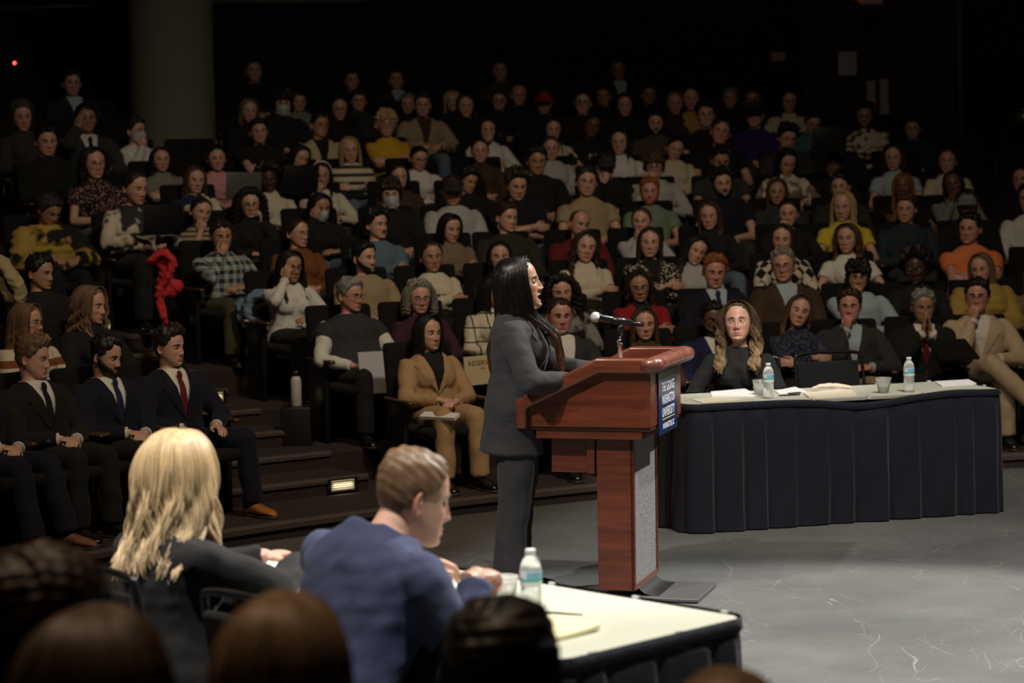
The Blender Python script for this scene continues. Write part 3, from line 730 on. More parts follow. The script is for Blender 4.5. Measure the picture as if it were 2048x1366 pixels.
def vcut(o, s, M, belly, apex=.16, topx=.085):
    v, q, t_, c, _, _ = o.arr(); Mi = M.inverted(); t = s['t']
    bm = bmesh.new(); vs = [bm.verts.new(p) for p in v]
    for f in q:
        try: bm.faces.new([vs[i] for i in f])
        except ValueError: pass
    bm.normal_update(); ztop = t['nb']+.03
    for sx in (-1, 1):
        a = M @ Vector((0, 0, apex)); b = M @ Vector((sx*topx, 0, ztop)); yv = (M.to_3x3() @ Vector((0, 1, 0)))
        no = (b-a).cross(yv).normalized()
        bmesh.ops.bisect_plane(bm, geom=bm.verts[:]+bm.edges[:]+bm.faces[:], plane_co=a, plane_no=no, dist=1e-5)
        a2 = M @ Vector((0, 0, apex)); b2 = M @ Vector((sx*.045, 0, -.13)); no2 = (b2-a2).cross(yv).normalized()
        bmesh.ops.bisect_plane(bm, geom=bm.verts[:]+bm.edges[:]+bm.faces[:], plane_co=a2, plane_no=no2, dist=1e-5)
    dele = []
    for f in bm.faces:
        p = Mi @ f.calc_center_median()
        if p.y > -.01: continue
        w = topx*(p.z-apex)/(ztop-apex) if p.z > apex else .045*(apex-p.z)/(apex+.13)
        if abs(p.x) < w-1e-4 and p.y < -.01: dele.append(f)
    bmesh.ops.delete(bm, geom=dele, context='FACES')
    r = from_bm(bm); return r
def strip_mb(sex, M, pts_l, pts_r, off, belly=0., th=.003, neck=True):
    """cloth strip following the chest between two polylines given in (x, z) torso coordinates"""
    P = []
    for (xl, zl), (xr, zr) in zip(pts_l, pts_r):
        row = []
        for k in np.linspace(0, 1, 7):
            x = xl+(xr-xl)*k; z = zl+(zr-zl)*k; row.append((x, torso_front(sex, x, z, off, belly), z))
        P.append(row)
    P = np.array(P); n, m = P.shape[:2]; mb = MB(); v = xf(M, P.reshape(-1, 3)); q = grid_q(n, m, False); mb.add(v, q)
    P2 = P.copy(); P2[..., 1] += th; mb.add(xf(M, P2.reshape(-1, 3)), q[:, ::-1])
    return mb
def lapels_mb(sex, M, belly=0., apex=.16, topx=.085, off=.026):
    mb = MB(); t = TORSO[sex]; zt = t['nb']-.012
    for s in (-1, 1):
        z = [apex, apex+.07, apex+.15, apex+.20, apex+.22, zt]
        f = lambda zz: topx*(zz-apex)/(t['nb']+.03-apex)
        inner = [(s*f(a), a) for a in z]; w = [.004, .040, .070, .088, .060, .035]
        outer = [(s*(f(a)+b), a+.0) for a, b in zip(z, w)]
        mb.join(strip_mb(sex, M, inner, outer, off, belly, .004))
    return mb
def collar_mb(sex, s, r0=.010, col=1.0):
    """shirt collar band with two points"""
    t = s['t']; M = s['M']; mb = MB(); a = np.linspace(-PI/2+.16, 1.5*PI-.16, 30); rr = t['neck']+r0
    z0 = t['nb']-.012; rows = []
    for k, (dz, dr) in enumerate(((-.012, .010), (.008, .004), (.030, .0), (.034, .004), (.010, .016), (-.012, .024))):
        z = z0+dz-.014*np.cos(a+PI/2)*0+.012*np.sin(a)*1-.0
        pt = np.zeros(30)
        if k == 5: pt = -.026*np.exp(-((a-a[0])/.35)**2)-.026*np.exp(-((a-a[-1])/.35)**2)
        rows.append(np.stack([(rr+dr)*np.cos(a), .012+(rr+dr)*np.sin(a)*1.02, z+pt], 1))
    rows = np.array(rows); mb.add(xf(M, rows.reshape(-1, 3)), grid_q(6, 30, False)); return mb
def jcollar_mb(sex, s, off=.020):
    t = s['t']; M = s['M']; mb = MB(); a = np.linspace(.05, PI-.05, 26); rr = t['neck']+off; z0 = t['nb']-.012; rows = []
    for dz, dr in ((-.020, .006), (.014, .0), (.022, .004), (.020, .011), (.004, .018), (-.016, .020)):
        rows.append(np.stack([(rr+dr)*np.cos(a)*1.1, .012+(rr+dr)*np.sin(a), z0+dz-.012+.016*np.sin(a)-.5*np.clip(np.abs(np.cos(a))-.8, 0, 1)*0], 1))
    rows = np.array(rows); mb.add(xf(M, rows.reshape(-1, 3)), grid_q(6, 26, False)); return mb
def tie_mb(sex, s, belly=0.):
    t = s['t']; M = s['M']; zt = t['nb']-.02; z = np.linspace(zt-.035, .04, 12); w = np.interp(z, [.04, .1, zt-.035], [.042, .040, .016])
    mb = strip_mb(sex, M, [(-a, b) for a, b in zip(w, z)], [(a, b) for a, b in zip(w, z)], .014, belly, .004)
    y = torso_front(sex, 0, zt-.02, .012, belly)
    k = MB(); tube(k, [(0, y-.004, zt+.006), (0, y-.010, zt-.012), (0, y-.006, zt-.042)], [.019, .017, .010], 10, flat=.6, round_ends=True)
    mb.join(k, M); return mb
def legs_mb(sex, pose='sit', stand=False, off=.012, vox=.014, seed=0, wide=0.):
    k = ('legs', sex, pose, stand, off, seed, wide)
    if k in _pc: return _pc[k]
    mb = MB(); f = sex == 'f'
    if stand:
        pz = .93 if not f else .88
        rg = torso_rings(sex, .006, zmax=.12)+np.array([0, 0, pz]); loft(mb, rg)
        for s in (-1, 1):
            sphere(mb, (s*.075, .03, pz-.04), (.095, .10, .11))
            P = spline([(s*.085, 0, pz-.03), (s*.10, -.01, pz-.25), (s*.105, -.005, .48), (s*.11, .015, .30), (s*.11, .02, .05)], 14)
            tube(mb, P, np.interp(np.linspace(0, 1, 14), [0, .5, .7, 1], [.098, .072, .068, .072+wide])+off*.5, 18)
    else:
        rg = torso_rings(sex, .006, zmax=.10)+np.array(PEL); loft(mb, rg)
        sphere(mb, (0, .03, .42), (.185, .15, .10))
        for s in (-1, 1):
            hipp = np.array([s*.085, -.02, .44]); knee = np.array([s*.115, -.43, .485]); ank = np.array([s*.125, -.47, .085])
            if pose == 'cross' and s > 0: knee = np.array([-.02, -.44, .60]); ank = np.array([-.26, -.62, .36])
            if pose == 'crossL' and s < 0: knee = np.array([.02, -.44, .60]); ank = np.array([.26, -.62, .36])
            if pose == 'apart': knee[0] = s*.22; ank[0] = s*.24
            if pose == 'fwd': ank = np.array([s*.13, -.56, .085])
            tube(mb, np.linspace(hipp, knee, 10), np.interp(np.linspace(0, 1, 10), [0, .5, 1], [.100, .088, .068])+off*.6, 18, round_ends=True)
            tube(mb, np.linspace(knee, ank, 10), np.interp(np.linspace(0, 1, 10), [0, .3, 1], [.064, .064, .058+wide])+off*.5, 18)
    o = wrinkle(rem(mb, vox, 3), .003, .12, seed+5); _pc[k] = o; return o
def shoe_mb(kind='oxford'):
    k = ('shoe', kind)
    if k in _pc: return _pc[k]
    mb = MB(); ys = np.linspace(.075, -.205, 15)
    w = np.interp(ys, [-.205, -.19, -.15, -.09, -.02, .05, .075], [.012, .030, .043, .047, .036, .034, .022])
    hh = np.interp(ys, [-.205, -.19, -.15, -.09, -.03, .02, .075], [.018, .034, .045, .058, .078, .082, .070])
    rg = []
    for y, a, h in zip(ys, w, hh):
        t = np.arange(18)*2*PI/18; rg.append(np.stack([a*np.sign(np.cos(t))*np.abs(np.cos(t))**.8, np.full(18, y), .012+h*.5+h*.5*np.sin(t)], 1))
    loft(mb, np.array(rg)[::-1], True, (1, 1, 1), 0)
    rg = []
    for y, a in zip(ys, w+.004):
        t = np.arange(18)*2*PI/18; rg.append(np.stack([a*np.cos(t), np.full(18, y*1.03), .008+.009*np.sin(t)], 1))
    loft(mb, np.array(rg)[::-1], True, (1, 1, 1), 1)
    if kind == 'oxford':
        for i in range(4):
            y = -.045-.02*i; z = float(np.interp(y, [-.19, -.15, -.09, -.03], [.046, .057, .070, .09])); tube(mb, [(-.018, y, z-.004), (0, y, z+.001), (.018, y, z-.004)], .0022, 6, mat=2)
    _pc[k] = mb; return mb
# ================================================================ PLACE
C0 = (6.05, 4.2)
def pol(r, deg, z=0.): a = math.radians(deg); return (C0[0]+r*math.cos(a), C0[1]+r*math.sin(a), z)
def row_z(k): return .10+.21*k
NROW = 11
A_R, A_L = 125.9, 131.6            # aisle between these bearings
def arc_block(mb, r0, r1, a0, a1, z0, z1, n=60):
    A = np.radians(np.linspace(a0, a1, n)); e = np.stack([np.cos(A), np.sin(A)], 1); c = np.array(C0)
    rows = [np.concatenate([c+r*e, np.full((n, 1), z)], 1) for r, z in ((r0, z0), (r0, z1-.015), (r0+.015, z1), (r1, z1), (r1, z0))]
    v = np.array(rows).reshape(-1, 3); k = len(rows)
    mb.add(v, grid_q(k, n, False)[:, ::-1])
    for j, fl in ((0, 1), (n-1, 0)):
        i = [r*n+j for r in range(k)]
        for t in range(1, k-1):
            tri = [i[0], i[t], i[t+1]] if fl else [i[0], i[t+1], i[t]]
            mb.t.append(np.array([tri])+mb.n-len(v)); mb.mt.append(np.zeros(1, int))
def floor_mat():
    m, n, b = nt('stage_paint'); tc = N(n, 'ShaderNodeTexCoord'); P = tc.outputs['Object']
    no = N(n, 'ShaderNodeTexNoise', i_Scale=1.1, i_Detail=8.0, i_Roughness=.65); L(n, P, no.inputs['Vector'])
    cr = N(n, 'ShaderNodeValToRGB'); cr.color_ramp.elements[0].position = .3; cr.color_ramp.elements[0].color = (.075, .077, .074, 1); cr.color_ramp.elements[1].position = .75; cr.color_ramp.elements[1].color = (.125, .128, .122, 1)
    L(n, no.outputs['Fac'], cr.inputs[0]); cur = cr.outputs[0]
    for i, (sc, w, thr, st, rot) in enumerate(((1.6, .0017, .56, .20, .3), (3.1, .0030, .56, .18, 1.2), (6.5, .006, .58, .20, 2.2), (.9, .0011, .53, .18, 2.9))):
        mp = N(n, 'ShaderNodeMapping'); mp.inputs['Rotation'].default_value = (0, 0, rot); mp.inputs['Scale'].default_value = (1, .35, 1); mp.inputs['Location'].default_value = (i*3.3, i*7.1, 0); L(n, P, mp.inputs[0])
        dn = N(n, 'ShaderNodeTexNoise', i_Scale=1.7); L(n, mp.outputs[0], dn.inputs['Vector'])
        ad = N(n, 'ShaderNodeMix', data_type='RGBA', blend_type='ADD'); ad.inputs[0].default_value = .6; L(n, mp.outputs[0], ad.inputs[6]); L(n, dn.outputs['Color'], ad.inputs[7])
        vo = N(n, 'ShaderNodeTexVoronoi', feature='DISTANCE_TO_EDGE', i_Scale=sc); L(n, ad.outputs[2], vo.inputs['Vector'])
        lt = N(n, 'ShaderNodeMath', operation='LESS_THAN', i_1=w); L(n, vo.outputs['Distance'], lt.inputs[0])
        mn = N(n, 'ShaderNodeTexNoise', i_Scale=2.6, i_Detail=3.0); L(n, mp.outputs[0], mn.inputs['Vector'])
        g2 = N(n, 'ShaderNodeMath', operation='GREATER_THAN', i_1=thr); L(n, mn.outputs['Fac'], g2.inputs[0])
        mu = N(n, 'ShaderNodeMath', operation='MULTIPLY'); L(n, lt.outputs[0], mu.inputs[0]); L(n, g2.outputs[0], mu.inputs[1])
        m3 = N(n, 'ShaderNodeMath', operation='MULTIPLY', i_1=st); L(n, mu.outputs[0], m3.inputs[0])
        mx = N(n, 'ShaderNodeMix', data_type='RGBA'); L(n, m3.outputs[0], mx.inputs[0]); L(n, cur, mx.inputs[6]); mx.inputs[7].default_value = (.5, .5, .47, 1); cur = mx.outputs[2]
    vo = N(n, 'ShaderNodeTexVoronoi', i_Scale=9.0); L(n, P, vo.inputs['Vector']); lt = N(n, 'ShaderNodeMath', operation='LESS_THAN', i_1=.022); L(n, vo.outputs['Distance'], lt.inputs[0])
    mx = N(n, 'ShaderNodeMix', data_type='RGBA'); L(n, lt.outputs[0], mx.inputs[0]); L(n, cur, mx.inputs[6]); mx.inputs[7].default_value = (.5, .5, .48, 1); cur = mx.outputs[2]
    L(n, cur, b.inputs['Base Color'])
    rr = N(n, 'ShaderNodeMapRange', i_3=.42, i_4=.62); L(n, no.outputs['Fac'], rr.inputs[0]); L(n, rr.outputs[0], b.inputs['Roughness'])
    bp = N(n, 'ShaderNodeBump', i_Strength=.25, i_Distance=.01); n2 = N(n, 'ShaderNodeTexNoise', i_Scale=60.0, i_Detail=3.0); L(n, P, n2.inputs['Vector']); L(n, n2.outputs['Fac'], bp.inputs['Height']); L(n, bp.outputs[0], b.inputs['Normal'])
    return m
def carpet_mat():
    m, n, b = nt('carpet'); tc = N(n, 'ShaderNodeTexCoord'); no = N(n, 'ShaderNodeTexNoise', i_Scale=160.0, i_Detail=2.0); L(n, tc.outputs['Object'], no.inputs['Vector'])
    cr = N(n, 'ShaderNodeValToRGB'); cr.color_ramp.elements[0].color = (.014, .009, .0085, 1); cr.color_ramp.elements[1].color = (.052, .033, .030, 1); cr.color_ramp.elements[0].position = .35; cr.color_ramp.elements[1].position = .7
    L(n, no.outputs['Fac'], cr.inputs[0]); L(n, cr.outputs[0], b.inputs['Base Color']); b.inputs['Roughness'].default_value = .95
    bp = N(n, 'ShaderNodeBump', i_Strength=.6, i_Distance=.01); L(n, no.outputs['Fac'], bp.inputs['Height']); L(n, bp.outputs[0], b.inputs['Normal']); return m
def wood_mat(name, c1, c2, rough=.32, sc=1.0, rot=(0, 0, 0), coat=.4):
    k = ('wood', name)
    if k in _mats: return _mats[k]
    m, n, b = nt(name); tc = N(n, 'ShaderNodeTexCoord'); mp = N(n, 'ShaderNodeMapping'); mp.inputs['Rotation'].default_value = rot; mp.inputs['Scale'].default_value = (1*sc, 14*sc, 14*sc)
    L(n, tc.outputs['Object'], mp.inputs[0]); no = N(n, 'ShaderNodeTexNoise', i_Scale=2.2, i_Detail=7.0, i_Roughness=.6, i_Distortion=.6); L(n, mp.outputs[0], no.inputs['Vector'])
    cr = N(n, 'ShaderNodeValToRGB'); cr.color_ramp.elements[0].position = .35; cr.color_ramp.elements[0].color = (*c1, 1); cr.color_ramp.elements[1].position = .7; cr.color_ramp.elements[1].color = (*c2, 1)
    L(n, no.outputs['Fac'], cr.inputs[0]); cur = cr.outputs[0]
    # scuffs
    n2 = N(n, 'ShaderNodeTexNoise', i_Scale=28.0, i_Detail=4.0); L(n, tc.outputs['Object'], n2.inputs['Vector']); gt = N(n, 'ShaderNodeMapRange', i_1=.70, i_2=.76, i_3=0., i_4=.35); L(n, n2.outputs['Fac'], gt.inputs[0])
    mx = N(n, 'ShaderNodeMix', data_type='RGBA'); L(n, gt.outputs[0], mx.inputs[0]); L(n, cur, mx.inputs[6]); mx.inputs[7].default_value = (c2[0]*2.2, c2[1]*2.4, c2[2]*2.4, 1)
    L(n, mx.outputs[2], b.inputs['Base Color']); b.inputs['Roughness'].default_value = rough; b.inputs['Coat Weight'].default_value = coat; b.inputs['Coat Roughness'].default_value = .2
    bp = N(n, 'ShaderNodeBump', i_Strength=.12, i_Distance=.003); L(n, no.outputs['Fac'], bp.inputs['Height']); L(n, bp.outputs[0], b.inputs['Normal'])
    _mats[k] = m; return m
M_FLOOR = floor_mat(); M_CARPET = carpet_mat()
M_BLACKWALL = plain('dark_wall', (.012, .011, .010), .8, bump=.2, bscale=8)
M_SEAT = cloth('plain', (.006, .006, .007), rough=.9)
M_SEATWOOD = wood_mat('seat_wood', (.045, .022, .010), (.11, .055, .026), .4)
M_BLACK = plain('black_plastic', (.012, .012, .013), .4)
M_BLACKMETAL = plain('black_metal', (.015, .015, .016), .3, metal=.3)
M_PAPER = plain('paper', (.80, .80, .78), .8)
M_MANILA = plain('manila_paper', (.72, .60, .34), .8)
M_CHERRY = wood_mat('cherry_wood', (.085, .018, .008), (.175, .042, .018), .3)
M_CHERRYV = wood_mat('cherry_wood_upright', (.080, .017, .008), (.165, .040, .018), .32, rot=(0, PI/2, 0))
# floor, tiers
fm = MB(); box(fm, -14, 16, -3, 32, -.12, 0); struct(mk('floor', fm, None, [M_FLOOR], smooth=False))
for k in range(NROW+1):
    r0 = 11.15 if k == 0 else 12.3+.9*(k-1); r1 = 12.35+.9*k if k < NROW else 23.5
    mb = MB()
    for a0, a1 in ((62, A_R), (A_L, 160)): arc_block(mb, r0, r1, a0, a1, 0, row_z(k))
    arc_block(mb, r0, r1, A_R, A_L, 0, row_z(k), 12)
    o = struct(mk('seating_tier', mb, None, [M_CARPET], smooth=False)); tag(o, 'dark carpeted seating tier number %s up from the stage floor' % ['one', 'two', 'three', 'four', 'five', 'six', 'seven', 'eight', 'nine', 'ten', 'eleven', 'twelve'][k], 'platform')
M_NOSE = plain('step_nosing', (.065, .05, .043), .7, bump=.4, bscale=120)
mb = MB()
for k in range(1, NROW+1):
    r0 = 12.3+.9*(k-1); arc_block(mb, r0-.45, r0+.02, A_R+.15, A_L-.15, 0, row_z(k)-.105, 12)
o = struct(mk('aisle_stairs', mb, None, [M_CARPET], smooth=False)); tag(o, 'dark carpeted aisle stairs rising between the two seat blocks', 'stairs')
mb = MB()
for k in range(1, NROW+1):
    r0 = 12.3+.9*(k-1)
    for r, z in ((r0, row_z(k)), (r0-.45, row_z(k)-.105)): arc_block(mb, r-.012, r+.035, A_R+.16, A_L-.16, z-.03, z+.004, 12)
mb2 = MB(); arc_block(mb2, 11.135, 11.18, 62, 160, .06, .104, 90)
struct(mk('trim_1', mb, None, [M_NOSE], smooth=False)); struct(mk('trim_2', mb2, None, [M_NOSE], smooth=False))
# walls
def wall_box(name, x0, x1, y0, y1, z0, z1, m=M_BLACKWALL, **k):
    q = MB(); box(q, x0, x1, y0, y1, z0, z1, **k); return struct(mk(name, q, None, [m], smooth=False))
mb = MB(); arc_block(mb, 23.4, 23.8, 60, 162, 0, 9, 80); struct(mk('wall_back', mb, None, [M_BLACKWALL], smooth=False))
wall_box('wall_left', -14.2, -14, -3, 32, 0, 9); wall_box('wall_right', 13, 13.2, -3, 32, 0, 9); wall_box('wall_front', -14, 16, -3.2, -3, 0, 9)
wall_box('ceiling', -14.2, 16, -3.2, 32, 9, 9.2)
p0 = pol(22.6, 128.0); 
# column
D = 21.5; c = at_depth(345, 200, D); mb = MB(); lathe(mb, [(.41, 0), (.41, 9)], 48, (c.x, c.y, 0)); 
struct(tag(mk('column', mb, None, [plain('column_paint', (.17, .165, .13), .85)]), 'round grey column rising behind the upper seats left of centre', 'column')); COLX = c
# back wall soffit lines
for (xa, ya, xb, yb, nm) in ((0, 17, 245, 9, 'trim_3'), (415, 4, 740, 1, 'trim_4')):
    a = at_depth(xa, ya, 22.4); b_ = at_depth(xb, yb, 22.8); q = MB(); tube(q, [a, b_], .02, 8); struct(mk(nm, q, None, [plain('soffit_edge', (.12, .10, .09), .7)]))
# rear exit door with its notices (right)
def quad_panel(name, px0, py0, px1, py1, D0, D1, th, m, kind=None):
    a = at_depth(px0, py1, D0); b_ = at_depth(px1, py1, D1); zt = at_depth(px0, py0, D0).z
    d = (b_-a); d.z = 0; w = d.length; ang = math.atan2(d.y, d.x)
    q = MB(); box(q, 0, w, 0, th, 0, zt-a.z)
    o = mk(name, q, None, [m], T(a.x, a.y, a.z) @ R(ang, 'Z'), smooth=False); return o
M_DOOR = wood_mat('door_wood', (.016, .006, .005), (.030, .012, .010), .6)
d_ = quad_panel('door_1', 1605, -60, 1912, 330, 24.0, 23.2, .06, M_DOOR); struct(d_)
q = MB(); box(q, .86, .88, -.012, 0, .1, 3.2); struct(mk('trim_5', q, None, [M_BLACK], d_.matrix_local.copy()))
for (x0, y0, x1, y1, lab, nm) in ((1677, 104, 1713, 151, 'white notice sheet taped on the brown rear doors', 'notice_sheet'), (1543, 104, 1570, 122, 'small dim pink notice on the dark wall left of the rear doors', 'notice_sheet'),
      (1734, 162, 1751, 228, 'left one of two tall pale strips on the rear doors', 'door_notice_strip'), (1760, 159, 1777, 229, 'right one of two tall pale strips on the rear doors', 'door_notice_strip')):
    D_ = 23.9-.8*(x0-1605)/307-.05 if x0 > 1600 else 23.0
    o = quad_panel(nm, x0, y0, x1, y1, D_, D_-.08 if x0 > 1600 else D_, .004, plain('dim_paper', (.42, .38, .36), .9) if x0 > 1600 else plain('pink_paper', (.3, .15, .13), .9)); tag(o, lab, 'notice')
# frame edge at far right, wall lamp fixture, EXIT sign, red indicator
q = MB(); a = at_depth(1920, 0, 22.6); tube(q, [at_depth(1917, -30, 22.6), at_depth(1925, 330, 22.6)], .035, 8); struct(mk('trim_6', q, None, [plain('corner_trim', (.06, .055, .05), .7)]))
ex = thing('exit_sign', 'red lettered EXIT sign hanging above the rear doors', 'sign'); a = at_depth(1719, 9, 22.9); b_ = at_depth(1765, 9, 22.9)
q = MB(); box(q, a.x, b_.x, a.y, a.y+.05, a.z, a.z+.19); mk('sign_box', q, ex, [plain('sign_housing', (.35, .33, .30), .6)], smooth=False)
def text_mb(s, size, ext=.002, align='CENTER', space=1.0, font=None):
    cu = bpy.data.curves.new('t', 'FONT'); cu.body = s; cu.size = size; cu.extrude = ext; cu.align_x = align; cu.align_y = 'BOTTOM_BASELINE'; cu.space_character = space; cu.resolution_u = 3
    o = bpy.data.objects.new('t', cu); COL.objects.link(o); dg = bpy.context.evaluated_depsgraph_get(); dg.update(); me = o.evaluated_get(dg).to_mesh()
    mb = MB(); v = [x.co[:] for x in me.vertices]; q4 = [list(p.vertices) for p in me.polygons if len(p.vertices) == 4]; t3 = []
    for p in me.polygons:
        if len(p.vertices) == 3: t3.append(list(p.vertices))
        elif len(p.vertices) > 4: vv = list(p.vertices); t3 += [[vv[0], vv[i], vv[i+1]] for i in range(1, len(vv)-1)]
    mb.add(v, q4, t3); o.evaluated_get(dg).to_mesh_clear(); bpy.data.objects.remove(o); bpy.data.curves.remove(cu); return mb
m_, n_, b__ = nt('exit_red'); b__.inputs['Base Color'].default_value = (.5, .02, .02, 1); b__.inputs['Emission Color'].default_value = (1, .04, .03, 1); b__.inputs['Emission Strength'].default_value = .06; M_EXIT = m_
mk('sign_letters', text_mb('EXIT', .15), ex, [M_EXIT], T((a.x+b_.x)/2, a.y-.003, a.z+.035) @ R(PI/2, 'X'), smooth=False)
q = MB(); tube(q, [((a.x+b_.x)/2, a.y+.02, a.z-.14), ((a.x+b_.x)/2, a.y+.02, a.z+.0)], .012, 8); mk('sign_stem', q, ex, [M_BLACK])
m_, n_, b__ = nt('red_led'); b__.inputs['Emission Color'].default_value = (1, .05, .03, 1); b__.inputs['Emission Strength'].default_value = 6
q = MB(); sphere(q, at_depth(29, 126, 22.), .016, n=8, m=10); box(q, *(lambda p: (p.x-.06, p.x+.06, p.y+.01, p.y+.06, p.z-.05, p.z+.05))(at_depth(29, 126, 22.)), mat=1)
tag(mk('indicator_light', q, None, [m_, M_BLACK]), 'tiny red indicator light on the dark rear wall at far left', 'light')
wl = thing('wall_lamp', 'dim shaded wall lamp at the right edge behind the seats', 'lamp'); pc = at_depth(2050, 225, 22.4)
q = MB(); lathe(q, [(.002, .16), (.10, .15), (.13, .0), (.12, .0), (.09, .13), (.002, .14)], 24, (pc.x, pc.y, pc.z-.12)); mk('lamp_shade', q, wl, [plain('dim_metal', (.35, .32, .28), .25, metal=.8)])
q = MB(); box(q, pc.x-.13, pc.x+.13, pc.y-.12, pc.y+.1, pc.z+.02, pc.z+.035); mk('lamp_top', q, wl, [plain('dim_metal', (.3, .3, .3), .3)])
# step lights on the aisle risers
m_, n_, b__ = nt('step_light_glow'); b__.inputs['Base Color'].default_value = (.6, .55, .4, 1); b__.inputs['Emission Color'].default_value = (1, .86, .50, 1); b__.inputs['Emission Strength'].default_value = .20; M_GLOW = m_
for i, (lab, r, ang, zz) in enumerate((('lowest glowing louvred step light in the aisle', 12.3-.45, 127.0, .155), ('second louvred step light up the aisle, beside the empty steps', 13.2+.9-.45, 126.6, .57), ('third louvred step light up the aisle, below the red jacket', 15.0+.9-.45, 126.4, 1.0), ('topmost small louvred step light at far left', 17.7-.45, 128.5, 1.42))):
    st = thing('step_light', lab, 'step light', pol(r-.004, ang, row_z(0)), math.radians(ang-90))
    k = round((r+.45-12.3)/.9)+1; ztop = row_z(k)-.105; st.location = pol(r-.002, ang, ztop-.098)
    q = MB(); box(q, -.11, .11, -.012, 0, .006, .092); mk('lamp_panel', q, st, [M_BLACKMETAL], smooth=False)
    q = MB(); box(q, -.085, .085, -.014, -.011, .016, .082); mk('lens', q, st, [M_GLOW], smooth=False)
    q = MB()
    for j in range(5): box(q, -.088, .088, -.022, -.011, .020+j*.013, .024+j*.013)
    mk('louvre', q, st, [M_BLACKMETAL], smooth=False)
    ld = bpy.data.lights.new('step_glow', 'AREA'); ld.energy = .12; ld.size = .14; ld.shape = 'RECTANGLE'; ld.size_y = .04; ld.color = (1, .85, .55)
    lo = bpy.data.objects.new('step_glow', ld); COL.objects.link(lo); lo.parent = st; lo.location = (0, -.03, .05); lo.rotation_euler = (math.radians(50), 0, 0)

